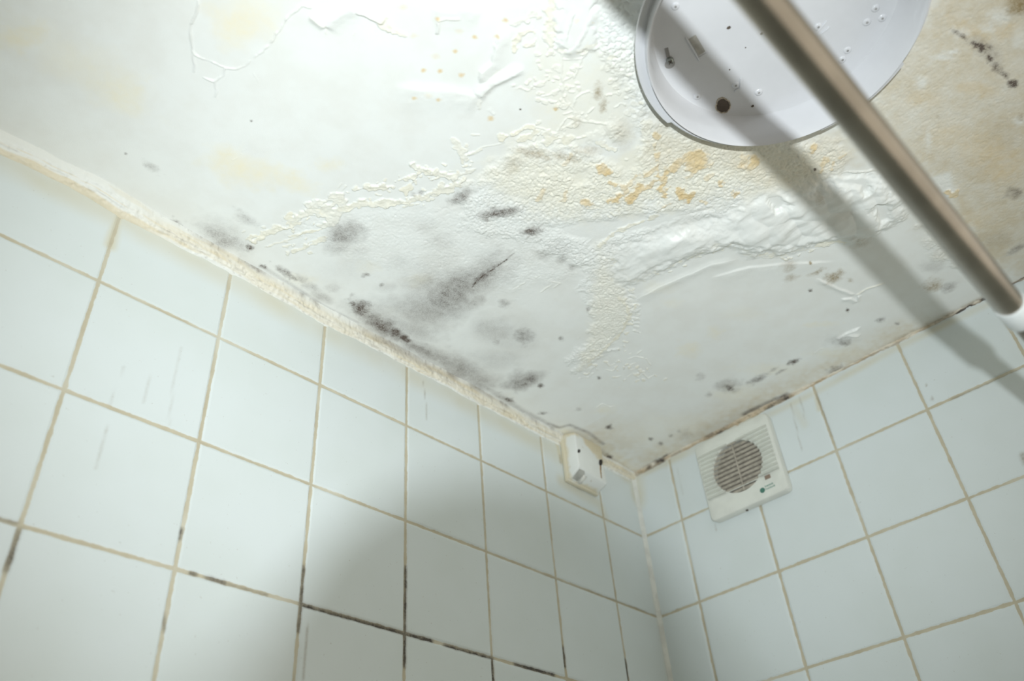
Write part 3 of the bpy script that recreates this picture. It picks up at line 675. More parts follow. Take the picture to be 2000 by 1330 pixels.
tile_wall('wall_right', RIGHT_V, ur, zr_, on_right,
          [([(1860, 780), (2000, 720)], .004, .35), ([(1595, 770), (1625, 850)], .004, .25)],
          [([(1545, 790), (1556, 835), (1566, 880)], .0022, .6), ([(1562, 775), (1572, 815)], .0022, .6), ([(1322, 915), (1334, 965)], .002, .35), ([(1997, 888), (2004, 905)], .006, 1.3), ([(1820, 778), (1821, 781)], .003, 1.3), ([(1809, 752), (1810, 754)], .002, 1.0), ([(1398, 1022), (1400, 1036)], .002, .7)],
          [([(1237, 935), (1400, 860), (1590, 768), (1752, 680), (1960, 580)], .011, .55), ([(1240, 930), (1246, 980)], .03, .8), ([(1592, 765), (1600, 800)], .006, .8), ([(1300, 905), (1480, 815)], .015, .6), ([(1545, 785), (1572, 830)], .012, .25)],
          True, 'white tiled wall carrying the extractor fan, right of the corner',
          lambda U, V, h: np.stack([-h, U, V + H], -1))

# ------------------------------------------------------------------ trims: old caulk along the joints
def strip(name, lo_c, hi_c, t0, t1, n, mth, place, bulge, label, mat, seed, rough=.0022):
    """fillet between two surfaces; s runs along the joint, c across from wall edge to ceiling edge"""
    s = np.linspace(t0, t1, n); c = np.linspace(0, 1, mth)
    S, Cc = np.meshgrid(s, c, indexing='ij')
    lo = np.interp(S, lo_c[0], lo_c[1]) + .0018 * (fbm(S, S * 0, .03, seed, 3) - .5) * 2
    hi = np.interp(S, hi_c[0], hi_c[1]) + .0018 * (fbm(S, S * 0, .025, seed + 3, 3) - .5) * 2
    ang = Cc * math.pi / 2
    # from (depth 0, drop lo) to (depth hi, drop 0)
    e = .62
    drop = lo * np.cos(ang) ** e; dep = hi * np.sin(ang) ** e
    flat_ = (1 - Cc) * lo, Cc * hi
    drop = bulge * drop + (1 - bulge) * flat_[0]; dep = bulge * dep + (1 - bulge) * flat_[1]
    nz = rough * (fbm(S / 3.5, Cc * .03, .006, seed + 6, 3) - .5) * np.sin(Cc * math.pi) + rough * .7 * (fbm(S, Cc * .03, .004, seed + 9, 2) - .5) * np.sin(Cc * math.pi)
    drop = drop + nz + .0014 * (1 - Cc) - .0008 * Cc ** 4; dep = dep + nz + .0014 * Cc - .0008 * (1 - Cc) ** 4
    me = grid_mesh(name, place(S, dep, drop), {'across': Cc, 'along': S}, True)
    return me

def caulk_mat(name, white, tan, dark):
    m, nt, b = new_mat(name); k = NT(nt)
    fine = k.noise(300, 3, .7); mid = k.noise(60, 4, .6)
    c = k.mix(k.math('MULTIPLY', k.attr('tan'), k.math('ADD', .55, mid), True), white, tan)
    c = k.mix(k.math('MULTIPLY', k.attr('dirt'), k.math('MULTIPLY', k.math('ADD', .2, fine), 1.7), True), c, dark)
    nt.links.new(c, b.inputs['Base Color']); b.inputs['Roughness'].default_value = .55
    nt.links.new(k.bump(k.math('ADD', mid, fine), .15, .0012), b.inputs['Normal'])
    return m

def caulk_attrs(me, n, mth, fn):
    co = np.empty(n * mth * 3, np.float32); me.vertices.foreach_get('co', co); co = co.reshape(-1, 3)
    ac = np.empty(n * mth, np.float32); me.attributes['across'].data.foreach_get('value', ac)
    al = np.empty(n * mth, np.float32); me.attributes['along'].data.foreach_get('value', al)
    for nm, v in fn(al.astype(float), ac.astype(float)).items():
        at = me.attributes.new(nm, 'FLOAT', 'POINT'); at.data.foreach_set('value', np.ascontiguousarray(v, dtype=np.float32))

LX = [-2.4, -1.153, -1.126, -1.077, -1.022, -.867, -.721, -.568, -.415, -.261, -.13, 0.0]
LLOW = [.024, .0255, .0235, .022, .0265, .0235, .0285, .0255, .0255, .0255, .022, .018]
LUX = [-2.4, -1.16, -1.06, -.975, -.878, -.817, -.708, -.541, -.461, -.307, -.22, 0.0]
LUP = [.008, .008, .016, .011, .0095, .0085, .006, .007, .007, .006, .008, .008]
tm = caulk_mat('yellowed_caulk', (.80, .81, .77), (.74, .675, .52), (.24, .21, .175))
NA, MA = 2400, 22
me = strip('trim_left', (LX, LLOW), (LUX, LUP), -2.4, -.002, NA, MA, lambda S, dep, drop: np.stack([S, -dep, H - drop], -1), .55, '', tm, 21, .0030)
def left_caulk(x, c):
    wv = c + .22 * (fbm(x, c * .01, .05, 3, 3) - .5)
    strand = fbm(x / 14, c * .030, .0045, 5, 3)
    far = sm(-1.03, -.93, x)                                    # 0: by the frame's left edge, 1: further in
    lo_band = sm(.42, .30, wv) * (.75 + .5 * strand) + .5 * sm(.03, 0, np.abs(wv - .60))
    mid_band = sm(.12, .28, wv) * sm(.98, .72, wv) * (.35 + .9 * strand) * (.55 + .7 * fbm(x, c * 0, .09, 7, 2))
    tan = 1.7 * lo_band * (1 - far) + mid_band * far + .35 * sm(.55, .70, strand)
    dirt = .9 * sm(.70, 1.0, c) * sm(.40, .70, fbm(x, c * .02, .03, 9, 3)) * sm(-1.0, -.85, x) * .9
    dirt += .75 * sm(.45, .8, c) * sm(.30, .75, fbm(x / 2, c * .03, .05, 13, 3)) * sm(-.68, -.60, x) * sm(-.40, -.52, x)
    dirt += .35 * sm(.66, .74, fbm(x, c * .03, .005, 17, 2)) * sm(-1.05, -.9, x) + .5 * sm(.04, 0, np.abs(wv - .52)) * sm(.5, .62, fbm(x, c * 0, .04, 19, 2))
    return {'tan': np.clip(tan * .8, 0, 1), 'dirt': np.clip(dirt * .55, 0, 1)}
caulk_attrs(me, NA, MA, left_caulk)
tag(link('trim_left', me, tm), 'yellowed caulk band between the left tiled wall and the ceiling', kind='structure')

tm2 = caulk_mat('brown_stained_caulk', (.74, .70, .60), (.55, .44, .30), (.07, .058, .05))
RY = [-2.0, -.72, -.62, -.5, -.42, -.35, -.29, -.2, -.1, 0.0]
RLOW = [.0035, .0035, .004, .0035, .004, .0055, .006, .005, .005, .009]
RUP = [.0035, .0035, .004, .0035, .004, .0055, .006, .005, .005, .008]
NB, MB_ = 1500, 12
me = strip('trim_right', (RY, RLOW), (RY, RUP), -1.02, -.002, NB, MB_, lambda S, dep, drop: np.stack([-dep, S, H - drop], -1)[::-1], .4, '', tm2, 31, .003)
def right_caulk(al, c):
    y = al[:].reshape(NB, MB_)[::-1].reshape(-1)               # the strip runs the other way
    n1 = fbm(y, c * .02, .02, 23, 3); n2 = fbm(y, c * .03, .05, 27, 2)
    tan = .15 + 1.0 * sm(.30, .65, n1) * (.4 + n2) * np.exp(-((c - .5 + .5 * (n2 - .5)) / .24) ** 2) + .5 * sm(-.36, -.30, y) * sm(-.13, -.18, y)
    black = sm(-.595, -.625, y) + .8 * sm(-.36, -.33, y) * sm(-.27, -.30, y) + .55 * sm(-.24, -.20, y) * sm(-.14, -.17, y) + 1.0 * sm(-.085, -.07, y) * sm(-.03, -.045, y)
    dirt = black * sm(.30, .72, n1) * .8 + .25 * sm(.56, .66, fbm(y, c * .03, .012, 29, 3))
    return {'tan': np.clip(tan, 0, 1), 'dirt': np.clip(dirt, 0, 1)}
caulk_attrs(me, NB, MB_, right_caulk)
tag(link('trim_right', me, tm2), 'brown mouldy joint between the right tiled wall and the ceiling', kind='structure')

# vertical bead in the corner
zz = np.linspace(0.0, H, 500); tt = np.linspace(0, 1, 9)
S, Cc = np.meshgrid(zz, tt, indexing='ij')
rad = .0066 + .0005 * (fbm(S, S * 0, .08, 25, 2) - .5)
PX = -rad * (1 - np.sin(Cc * math.pi / 2) * .82) - .0002; PX = -(rad * (1 - Cc) * .8 + rad * .32) ; PYY = -(rad * Cc * .8 + rad * .32)
PX[:, 0] -= 0; PYY[:, 0] = -.0004; PX[:, -1] = -.0004
me = grid_mesh('trim_corner', np.stack([PX, PYY, S], -1), {'across': Cc}, False)
m3 = simple_mat('white_corner_bead', (.74, .75, .70), .4, 0, 40, .06)
tag(link('trim_corner', me, m3), 'white caulk bead running down the corner between both tiled walls', kind='structure')

# ------------------------------------------------------------------ rest of the room behind the camera
floor_mat = simple_mat('floor_tile', (.16, .155, .14), .35, 0, 5, .06)
bm = bmesh.new(); bm_box(bm, (-2.5, -2.0, -.1), (.1, .1, -.0005)); tag(link('floor', from_bm('floor', bm), floor_mat), 'grey bathroom floor below the frame', kind='structure')
pl = simple_mat('plain_plaster', (.62, .63, .60), .7, 0, 8, .05)
bm = bmesh.new(); bm_box(bm, (-2.5, -2.0, 0), (-2.4005, .1, H)); tag(link('wall_back', from_bm('wall_back', bm), pl), 'plain white wall behind the camera', kind='structure')

# ------------------------------------------------------------------ ceiling light base (open dish, cover missing)
LC = np.array([-.660, -.693]); DEPTH, RIM = .040, .1435 * 1.030
dish = empty('ceiling_light', (LC[0], LC[1], H))
tag(dish, 'round white plastic ceiling light base with its cover and bulb missing', 'light fixture')
plastic = simple_mat('white_lamp_plastic', (.67, .675, .70), .10, 0, 12, .02, spec=.6)
burn = simple_mat('dark_hole', (.10, .075, .055), .8, 0, 90, .1)
def ang_of(q):
    p = hit(q, 2, H - DEPTH)[:2] - LC
    return math.atan2(p[1], p[0])
tabs = [(ang_of((1601, 252)), ang_of((1757, 122))), (ang_of((1309, 238)), ang_of((1309, 238)) + 1.45), (ang_of((1757, 122)) - 2.2, ang_of((1757, 122)) - .9)]
def in_tab(a):
    for a0, a1 in tabs:
        lo_, hi_ = min(a0, a1), max(a0, a1)
        for o_ in (-2 * math.pi, 0, 2 * math.pi):
            if lo_ <= a + o_ <= hi_: return True
    return False
def rf(r, z, a):
    return r + (.0034 if (r > RIM - .0005 and in_tab(a)) else 0)
prof = [(.0015, -.0085), (.060, -.0085), (.116, -.0086), (.1222, -.0092), (.1248, -.0106), (.1264, -.0128), (.1274, -.0160), (.1284, -.021), (.1306, -.034), (.1330, -.047), (.1345, -.0535), (.1350, -.0565), (.1358, -.0575), (.1366, -.0570),
        (.1372, -.0555), (.1380, -.0550), (.1386, -.0562), (.1394, -.0580), (.1425, -.0582), (RIM, -.0575), (RIM + .0004, -.0560), (RIM, -.0500), (.1405, -.0490), (.1380, -.046), (.133, -.028), (.127, -.006), (.122, -.002), (.0015, -.002)]
prof = [(r if r < .002 else r * 1.030, z if z > -.0086 else -.0086 + (z + .0086) * .636) for r, z in prof[:16]] + [(r * 1.030, -.0086 + (z + .0086) * .636) for r, z in ((.1425, -.0582), (.1435, -.0575), (.1439, -.0560), (.1435, -.0500), (.1405, -.0490), (.1380, -.046))] + prof[22:]
bm = bmesh.new(); bm_lathe(bm, prof, 360, rfun=rf)
base = link('dish', from_bm('dish', bm, math.radians(35)), plastic, dish)

PR = np.array([p[0] for p in prof[:11]]); PZ = np.array([p[1] for p in prof[:11]])
def surf_z(r): return float(np.interp(r, PR, PZ))
def dish_pt(q, z=None):
    """point of the dish's inside surface seen at a photo pixel, in the dish's own axes"""
    z = -.0087
    for _ in range(40):
        p = hit(q, 2, H + z)[:2] - LC
        z = .5 * z + .5 * surf_z(np.hypot(*p))
    return np.array([p[0], p[1], z])
def dish_frame(p):
    r = math.hypot(p[0], p[1]); e = .0015
    sl = (surf_z(r + e) - surf_z(r - e)) / (2 * e)
    rad = Vector((p[0] / r, p[1] / r, 0)); tang = Vector((-rad.y, rad.x, 0))
    out = Vector((rad.x * sl, rad.y * sl, -1)).normalized()      # out of the surface, into the room
    u = tang.cross(out).normalized()
    return axes(p, tang, out.cross(tang).normalized(), out)
def disc(bm, r, w, n=24, jag=0.0, M=None, ph=0.0):
    """slightly raised flat disc, local axis w points out of the surface"""
    top = [bm.verts.new((r * (1 + jag * (random.random() - .5)) * math.cos(2 * math.pi * i / n), r * (1 + jag * (random.random() - .5)) * math.sin(2 * math.pi * i / n), w)) for i in range(n)]
    bot = [bm.verts.new((v.co.x, v.co.y, w - .0012)) for v in top]
    bm.faces.new(top)
    for i in range(n): bm.faces.new((bot[i], bot[(i + 1) % n], top[(i + 1) % n], top[i]))
    if M is not None: bmesh.ops.transform(bm, matrix=M, verts=top + bot)
random.seed(4)
grey = simple_mat('shadowy_slot', (.33, .32, .31), .7, 0, 60, .1)
# burnt cable hole: melted rim with a dark well
def dish_patch(bm, q, rx, ry, lift, jag=0.0, n=36, rings=5, inner=0.0):
    """patch laid on the dish's curved surface"""
    jj = [1 + jag * (random.random() - .5) + .05 * math.sin(3 * i / n * 6.28 + 1) for i in range(n)]
    rows = []
    for k_ in range(rings + 1):
        f_ = inner + (1 - inner) * k_ / rings
        row = []
        for i in range(n):
            a_ = 2 * math.pi * i / n
            p = dish_pt((q[0] + rx * f_ * jj[i] * math.cos(a_), q[1] + ry * f_ * jj[i] * math.sin(a_)))
            o_ = dish_frame(p).col[2].xyz
            row.append(bm.verts.new(Vector(p) + o_ * (lift if not inner or 0 < k_ < rings else -.0003)))
        rows.append(row)
    for r0, r1 in zip(rows[:-1], rows[1:]):
        for i in range(n): bm.faces.new((r0[i], r0[(i + 1) % n], r1[(i + 1) % n], r1[i]))
    bmesh.ops.remove_doubles(bm, verts=bm.verts[:], dist=.00002)
    bmesh.ops.recalc_face_normals(bm, faces=bm.faces[:])
bm = bmesh.new(); dish_patch(bm, (1412, 206), 15.5, 16, .0008, .12, inner=.80)
rimh = link('cable_hole', from_bm('cable_hole', bm, 1.0), simple_mat('scorched_plastic', (.56, .48, .38), .5, 0, 300, .2), dish)
tag(rimh, 'brown scorched cable hole')
bm = bmesh.new(); dish_patch(bm, (1412, 206), 12.5, 13, .0006, .14); link('hole', from_bm('hole', bm), burn, rimh)
# keyhole slot with a screw
pa, pb = dish_pt((1308, 125)), dish_pt((1301, 94)); d = pb - pa; L = float(np.hypot(d[0], d[1]))
Mk = Matrix.Translation((pa[0], pa[1], pa[2])) @ Matrix.Rotation(math.atan2(d[1], d[0]), 4, 'Z') @ Matrix.Rotation(math.pi, 4, 'X')
bm = bmesh.new(); disc(bm, .0056, .0004, 26, 0, Mk); bm_box(bm, (.002, -.0020, -.0008), (L, .0016, .0006), M=Mk)
tag(link('keyhole_slot', from_bm('keyhole_slot', bm), grey, dish), 'grey keyhole fixing slot')
steel = simple_mat('dull_screw_steel', (.36, .38, .35), .35, .9, 200, .1)
kp = dish_pt((1308, 117)); Ms = Matrix.Translation((kp[0], kp[1], kp[2])) @ Matrix.Rotation(math.pi, 4, 'X')
bm = bmesh.new(); bm_lathe(bm, [(.0004, .0048), (.0022, .0046), (.0036, .0036), (.0042, .002), (.0042, -.0005)], 24, M=Ms, caps=True)
scr = tag(link('screw', from_bm('screw', bm, .6), steel, dish), 'dull grey screw head')
bm = bmesh.new()
for a in (.4, .4 + math.pi / 2):
    bm_box(bm, (-.0026, -.0004, .0040), (.0026, .0004, .0052), M=Ms @ Matrix.Rotation(a, 4, 'Z'))
link('screw_cross', from_bm('screw_cross', bm), burn, scr)
# rectangular slot with raised lip
pa, pb = dish_pt((1352, 72)), dish_pt((1371, 104)); d = pb - pa; L = float(np.hypot(d[0], d[1])); mid_ = (pa + pb) / 2
Mx = Matrix.Translation((mid_[0], mid_[1], mid_[2])) @ Matrix.Rotation(math.atan2(d[1], d[0]), 4, 'Z')
bm = bmesh.new(); bm_box(bm, (-L / 2, -.0040, -.0004), (L / 2, .0040, .0006), M=Mx); link('slot', from_bm('slot', bm), simple_mat('slot_grey', (.46, .44, .40), .6, 0, 60, .1), dish)
bm = bmesh.new(); bm_box(bm, (-L / 2 - .004, .0050, -.0012), (L / 2 + .006, .0066, .0006), .0005, 2, Mx); bm_box(bm, (L / 2 + .002, -.0060, -.0012), (L / 2 + .0036, .0060, .0006), .0005, 2, Mx); link('slot_lip', from_bm('slot_lip', bm, .6), plastic, dish)
# moulded bosses with pinholes
for q in ((1319, 12), (1362, 188), (1482, 180), (1710, 16), (1723, 35), (1693, 43), (1655, 98), (1645, 116), (1598, 52), (1437, 166)):
    Mb = dish_frame(dish_pt(q))
    bm = bmesh.new(); bm_lathe(bm, [(.0046, -.0004), (.0042, .0008), (.0028, .0014), (.0008, .0013)], 22, M=Mb)
    bo = link('boss', from_bm('boss', bm, 1.2), plastic, dish)
    bm = bmesh.new(); disc(bm, .0013, .0016, 12, 0, Mb); link('pinhole', from_bm('pinhole', bm), grey, bo)
for q, r in (((1470, 207), .0016), ((1423, 54), .0020), ((1487, 66), .0014), ((1425, 136), .0008), ((1456, 93), .0007)):
    bm = bmesh.new(); disc(bm, r, .0003, 11, .5, dish_frame(dish_pt(q))); tag(link('dirt_spot', from_bm('dirt_spot', bm), burn, dish), 'small dark dirt spot')
# moulded ribs beside the bosses
for qa, qb in (((1592, 66), (1615, 40)), ((1597, 70), (1620, 52)), ((1446, 172), (1447, 152)), ((1435, 178), (1442, 172))):
    pa, pb = dish_pt(qa), dish_pt(qb); d = pb - pa; L = float(np.hypot(d[0], d[1]))
    Mx = Matrix.Translation(((pa[0] + pb[0]) / 2, (pa[1] + pb[1]) / 2, -.0086)) @ Matrix.Rotation(math.atan2(d[1], d[0]), 4, 'Z')
    bm = bmesh.new(); bm_box(bm, (-L / 2, -.0009, -.0016), (L / 2, .0009, .0002), .0004, 2, Mx); link('rib', from_bm('rib', bm, .6), plastic, dish)

# ------------------------------------------------------------------ shower rail: two telescoping tubes with a white collar
RZ = H - .40
def rail_y(x): return -.7384 - (x + .636) * .009
rail = empty('shower_rail', (0, rail_y(0), RZ))
tag(rail, 'brushed steel shower curtain rail crossing in front of the ceiling light', 'curtain rail')
metal = simple_mat('brushed_steel', (.40, .355, .30), .24, 1.0, 25, .06)
nt = metal.node_tree; bb = nt.nodes['Principled BSDF']
metal2 = simple_mat('dark_steel', (.30, .27, .23), .4, 1.0, 25, .06)
collar_mat = simple_mat('white_collar_plastic', (.74, .78, .78), .3, 0, 20, .03)
DIR = Vector((1, rail_y(1) - rail_y(0), 0)).normalized()
SIDE = Vector((-DIR.y, DIR.x, 0)); ZAX = Vector((0, 0, 1))
def rail_piece(name, x0, x1, prof, mat, n=48):
    """prof: list of (t along 0..1, radius)"""
    bm = bmesh.new()
    Mx = axes((x0, rail_y(x0) - rail_y(0), 0), SIDE, ZAX, DIR)
    Mx.translation = Vector((x0, rail_y(x0) - rail_y(0), 0))
    L = (x1 - x0) / DIR.x
    bm_lathe(bm, [(r, t * L) for t, r in prof], n, M=Mx, caps=True)
    bmesh.ops.recalc_face_normals(bm, faces=bm.faces[:])
    return link(name, from_bm(name, bm, math.radians(40)), mat, rail)
XE = -.580
rail_piece('outer_tube', -2.385, XE, [(0, .0112), (.999, .0112), (1, .0108)], metal)
rail_piece('collar', XE - .004, XE + .026, [(0, .0116), (.04, .0121), (.90, .0121), (.97, .0116), (1, .0104)], collar_mat)
rail_piece('inner_tube', XE + .024, -.008, [(0, .0088), (1, .0088)], metal2)
rail_piece('wall_flange', -.014, -.0012, [(0, .012), (.3, .022), (1, .024)], collar_mat)
rail_piece('wall_flange', -2.3995, -2.380, [(0, .024), (.7, .022), (1, .012)], collar_mat)

# ------------------------------------------------------------------ old junction box in the corner
jb = empty('junction_box', (-.1745, 0, H - .094))
tag(jb, 'small white painted junction box on the left wall under the ceiling corner', 'junction box')
m, nt, b = new_mat('flaking_box_paint'); k = NT(nt)
tc = k.node('ShaderNodeTexCoord'); sx = k.node('ShaderNodeSeparateXYZ'); nt.links.new(tc.outputs['Object'], sx.inputs[0])
up_ = k.ramp(k.math('ADD', k.math('ADD', sx.outputs[2], k.math('MULTIPLY', sx.outputs[0], .55)), k.math('MULTIPLY', k.math('SUBTRACT', k.noise(45, 3), .5), .045)), .060, .074)
lf_ = k.ramp(k.math('ADD', sx.outputs[0], k.math('MULTIPLY', k.math('SUBTRACT', k.noise(60, 3), .5), .02)), -.031, -.038)
wall_side = k.ramp(k.math('ADD', sx.outputs[1], k.math('MULTIPLY', k.math('SUBTRACT', k.noise(50, 3), .5), .02)), -.016, -.007)
c_ = k.mix(k.math('MULTIPLY', up_, .9), (.76, .78, .75), (.66, .58, .40))
c_ = k.mix(k.math('MULTIPLY', wall_side, .7), c_, (.66, .58, .38))
c_ = k.mix(k.math('MULTIPLY', k.ramp(k.noise(120, 3), .66, .74), .4), c_, (.35, .28, .18))
nt.links.new(c_, b.inputs['Base Color']); b.inputs['Roughness'].default_value = .45
nt.links.new(k.bump(k.noise(60, 3), .35, .003), b.inputs['Normal'])
box_mat = m
W2 = .040
bm = bmesh.new(); bm_box(bm, (-W2 - .002, -.009, -.002), (W2 + .002, -.0012, .0930), .002, 2)
link('back_plate', from_bm('back_plate', bm, .6), box_mat, jb)
bm = bmesh.new(); bm_box(bm, (-W2 + .0005, -.032, .000), (W2 + .001, -.007, .0925), .0032, 3)
for v in bm.verts:                            # tapered, slightly battered cover
    t = (-v.co.y - .007) / .024
    v.co.z -= .006 * t * (v.co.z > .05) ; v.co.x += .003 * t * (v.co.x < 0) - .002 * t * (v.co.x > 0)
    v.co.z += (.0125 - .09 * v.co.x) * t * (v.co.z < .05)
cover = link('cover', from_bm('cover', bm, .7), box_mat, jb)
def jb_local(q, y): p = hit(q, 1, y); return Vector((p[0] + .1745, p[1], p[2] - (H - .094)))
# broken knock-out in the underside, with a curled shred of plastic
dk = simple_mat('box_recess', (.48, .48, .44), .8, 0, 60, .1)
bm = bmesh.new()
def under(x, y, lift=.0007): return Vector((x, y, (.0125 - .09 * x) * (-y - .007) / .025 - lift))
bm.faces.new([bm.verts.new(under(x, y)) for x, y in ((-.034, -.0125), (-.020, -.0120), (-.0165, -.0270), (-.021, -.0305), (-.033, -.0295))]); bmesh.ops.recalc_face_normals(bm, faces=bm.faces[:])
r_ = bmesh.ops.extrude_face_region(bm, geom=bm.faces[:]); bmesh.ops.translate(bm, verts=[g for g in r_['geom'] if isinstance(g, bmesh.types.BMVert)], vec=(0, 0, .0008)); bmesh.ops.recalc_face_normals(bm, faces=bm.faces[:])
tag(link('knockout', from_bm('knockout', bm), dk, cover), 'grey broken cable knockout')
bm = bmesh.new()
for i in range(9):
    a = i / 8 * math.pi * 1.1
    for j in (0, 1):
        bm.verts.new(under(-.0150 + .0038 * math.cos(a) + .001 * j, -.013 - .013 * j, .0005) + Vector((0, 0, -.0050 * math.sin(a))))
bm.verts.ensure_lookup_table()
for i in range(8): bm.faces.new((bm.verts[2 * i], bm.verts[2 * i + 1], bm.verts[2 * i + 3], bm.verts[2 * i + 2]))
me = from_bm('paint_shred', bm, 2.0); o = link('paint_shred', me, simple_mat('loose_paint', (.76, .76, .70), .5), cover)
sd = o.modifiers.new('thick', 'SOLIDIFY'); sd.thickness = .0009
black = simple_mat('black_grime', (.045, .035, .03), .8, 0, 200, .2)
def grime(name, poly, y, parent, mat, lift=.0007):
    bm = bmesh.new(); vs_ = [bm.verts.new(jb_local(q, y) + Vector((0, -lift, 0))) for q in poly]
    f_ = bm.faces.new(vs_); r_ = bmesh.ops.extrude_face_region(bm, geom=[f_]); bmesh.ops.translate(bm, verts=[g for g in r_['geom'] if isinstance(g, bmesh.types.BMVert)], vec=(0, .0012, 0)); bmesh.ops.recalc_face_normals(bm, faces=bm.faces[:])
    return link(name, from_bm(name, bm), mat, parent)
def ellipse(q, rx, ry, n=14, jag=.35):
    return [(q[0] + rx * (1 + jag * (random.random() - .5)) * math.cos(2 * math.pi * i / n), q[1] + ry * (1 + jag * (random.random() - .5)) * math.sin(2 * math.pi * i / n)) for i in range(n)]
tag(grime('screw_hole', ellipse((1130.5, 881), 2.6, 3.4), -.032, cover, black), 'small dark screw hole')
tag(grime('grime_patch', ellipse((1173, 903), 3.6, 6), -.032, cover, black), 'black grime patch')
rust = simple_mat('rust_run', (.42, .28, .14), .7, 0, 200, .2)
tag(grime('rust_run', [(1171, 906), (1174, 907), (1174, 920), (1175.5, 934), (1174, 934), (1172, 920)], -.032, cover, rust, .0005), 'brown rust run')

# ------------------------------------------------------------------ extractor fan
FCY, FCZ, FW = -.2240, -.0935, .0750
fan = empty('extractor_fan', (0, FCY, H + FCZ))
tag(fan, 'square white extractor fan with a dusty round grille on the right wall', 'extractor fan')
fan_mat = simple_mat('fan_plastic', (.735, .75, .69), .4, 0, 30, .03)
dust = simple_mat('dusty_grille', (.29, .26, .215), .8, 0, 120, .12)
dust2 = simple_mat('dusty_louvre', (.47, .43, .36), .8, 0, 150, .10)
# local frame: u to the photo's right is -y, v up is z, w out of the wall is -x
FM = Matrix(((0, 0, -1, 0), (-1, 0, 0, 0), (0, 1, 0, 0), (0, 0, 0, 1)))
GR, GU, GV = .0475, -.0017, .0015
def fan_part(name, bm, mat, parent=fan, ang=.7):
    bmesh.ops.transform(bm, matrix=FM, verts=bm.verts[:]); bmesh.ops.recalc_face_normals(bm, faces=bm.faces[:])
    return link(name, from_bm(name, bm, ang), mat, parent)
# frame: rounded plate with a circular opening, lofted from the hole to the edge
def sq_pt(a, half, rc):
    cx, cy = math.cos(a), math.sin(a); p_ = 20.0
    r_ = half / ((abs(cx) ** p_ + abs(cy) ** p_) ** (1 / p_))
    return r_ * cx, r_ * cy
bm = bmesh.new(); N = 240
levels = []
def ring(fn): levels.append([bm.verts.new(fn(2 * math.pi * i / N)) for i in range(N)])
ring(lambda a: (GU + GR * math.cos(a), GV + GR * math.sin(a), .004))
ring(lambda a: (GU + GR * math.cos(a), GV + GR * math.sin(a), .0185))
ring(lambda a: (*[p_ * 1 for p_ in sq_pt(a, FW * .80, 0)], .0195))
ring(lambda a: (*sq_pt(a, FW - .006, 0), .0195))
ring(lambda a: (*sq_pt(a, FW - .0015, 0), .0180))
ring(lambda a: (*sq_pt(a, FW, 0), .0150))
ring(lambda a: (*sq_pt(a, FW - .0015, 0), .0015))
for r0, r1 in zip(levels[:-1], levels[1:]):
    for i in range(N): bm.faces.new((r0[i], r0[(i + 1) % N], r1[(i + 1) % N], r1[i]))
fan_part('frame', bm, fan_mat)
bm = bmesh.new(); vs_ = [bm.verts.new((GU + (GR + .001) * math.cos(2 * math.pi * i / 64), GV + (GR + .001) * math.sin(2 * math.pi * i / 64), .0055)) for i in range(64)]; bm.faces.new(vs_)
fan_part('dusty_backing', bm, dust)
# louvre slats: pale across the frame, dusty inside the circle
ys_ = [GV - .0425 + i * .0081 for i in range(12)]
for i, yv in enumerate(ys_):
    h2 = GR ** 2 - (yv - GV) ** 2
    half = math.sqrt(h2) if h2 > 0 else 0
    bm = bmesh.new()
    for a_, b_ in ((-FW + .006, GU - half), (GU + half, FW - .006)):
        if b_ - a_ > .004 and i > 0:
            v8 = [bm.verts.new(p_) for p_ in ((a_, yv - .0030, .0240), (b_, yv - .0030, .0240), (b_, yv + .0028, .0200), (a_, yv + .0028, .0200), (a_, yv - .0028, .0188), (b_, yv - .0028, .0188), (b_, yv + .0030, .0188), (a_, yv + .0030, .0188))]
            for f_ in ((0, 1, 2, 3), (7, 6, 5, 4), (0, 4, 5, 1), (2, 6, 7, 3), (1, 5, 6, 2), (0, 3, 7, 4)): bm.faces.new([v8[j] for j in f_])
            fan_part('slat', bm, fan_mat); bm = bmesh.new()
    bm.free()
    if half > .006:
        bm = bmesh.new()
        bm_box(bm, (GU - half, -.0027, -.0008), (GU + half, .0027, .0008), M=Matrix.Translation((0, yv, .0165)) @ Matrix.Rotation(-.30, 4, 'X'))
        tag(fan_part('louvre', bm, dust2), 'dusty grey-brown louvre')
bm = bmesh.new(); bm_box(bm, (GU - .0012, GV - GR + .001, .0165), (GU + .0012, GV + GR - .001, .0190), .0004, 2); fan_part('centre_bar', bm, dust2)
# dusty motor hub seen between the louvres
bm = bmesh.new(); bm_lathe(bm, [(.004, .0098), (.018, .0096), (.022, .008), (.022, .0056)], 32, M=Matrix.Translation((GU + .012, GV - .010, 0)), caps=True); fan_part('motor_hub', bm, dust)
# brown indicator window, and the two raised lines that bound the grille field
bm = bmesh.new(); bm_box(bm, (.0400, -.0446, .0192), (.0502, -.0378, .0203), .0004, 2); fan_part('indicator_window', bm, simple_mat('indicator_brown', (.27, .20, .15), .35, 0, 90, .1))
bm = bmesh.new(); bm_box(bm, (-FW + .006, -.0376, .0192), (FW - .006, -.0366, .0204), .0003, 2); fan_part('grille_edge', bm, fan_mat)
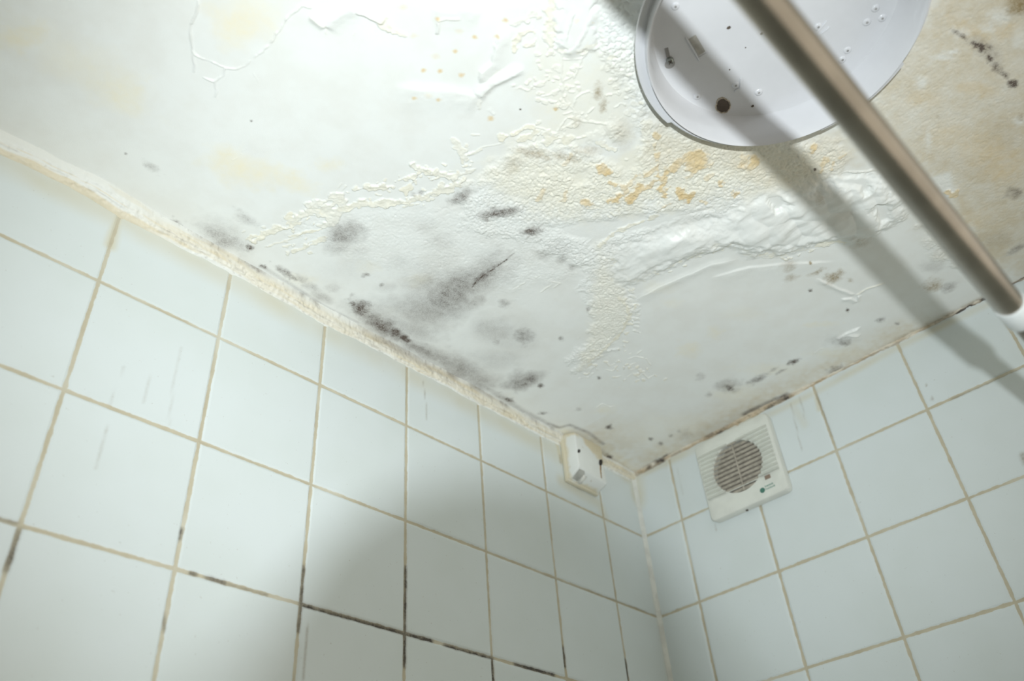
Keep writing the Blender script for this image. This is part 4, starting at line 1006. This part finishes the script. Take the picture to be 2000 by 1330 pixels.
# maker's mark: green disc and two short lines of small lettering
green = simple_mat('printed_green', (.07, .21, .16), .5, 0, 90, .05); green2 = simple_mat('printed_green_text', (.16, .35, .28), .5, 0, 90, .05)
bm = bmesh.new(); bm_lathe(bm, [(.0002, .0197), (.0046, .0197), (.0046, .0193)], 28, M=Matrix.Translation((.0300, -.0595, 0)))
logo = fan_part('logo', bm, green)
bm = bmesh.new(); random.seed(2)
for row, n_, y_ in ((0, 6, -.0568), (1, 7, -.0618)):
    for i in range(n_):
        x_ = .0360 + i * .0026; hh = .0034 if (i in (0, 3, n_ - 1)) else .0024
        bm_box(bm, (x_, y_, .0194), (x_ + .0006, y_ + hh, .0197)); bm_box(bm, (x_, y_ + .0016, .0194), (x_ + .0018, y_ + .0022, .0197))
        if i % 2: bm_box(bm, (x_ + .0014, y_, .0194), (x_ + .0020, y_ + .0024, .0197))
        else: bm_box(bm, (x_, y_, .0194), (x_ + .0018, y_ + .0005, .0197))
fan_part('lettering', bm, green2, logo)
# small screw under the bottom edge
bm = bmesh.new(); bm_lathe(bm, [(.0003, 0), (.0022, 0), (.0022, .0012)], 14, M=Matrix.Translation((-.010, -FW - .0006, .010)) @ Matrix.Rotation(math.pi / 2, 4, 'X'))
fan_part('bottom_screw', bm, simple_mat('screw_dark', (.16, .14, .12), .5, .5, 90, .1))

# ------------------------------------------------------------------ the photographer's camera, whose lens shades the lower wall
pc = empty('digital_camera', tuple(CAM))
pc.matrix_world = cam.matrix_world
tag(pc, 'black digital camera with lens and raised flash, taking the photograph', 'camera')
blk = simple_mat('black_camera_body', (.03, .03, .03), .5, 0, 400, .02)
LR, LP = .0402, .045
bm = bmesh.new(); bm_lathe(bm, [(LR - .003, -LP), (LR, -LP), (LR, .040), (LR - .004, .044), (LR - .004, .110), (.001, .110), (.001, .060), (LR - .006, .060), (LR - .003, .030), (LR - .003, -LP)], 72)
link('lens', from_bm('lens', bm, .6), blk, pc)
bm = bmesh.new(); bm_box(bm, (-.070, -.055, .100), (.070, .042, .165), .010, 3); link('body', from_bm('body', bm, .6), blk, pc)
bm = bmesh.new(); bm_box(bm, (-.032, .060, .1375), (.032, .094, .162), .004, 2); bm_box(bm, (-.028, .038, .145), (-.022, .066, .157)); bm_box(bm, (.022, .038, .145), (.028, .066, .157)); link('flash_head', from_bm('flash_head', bm, .6), blk, pc)
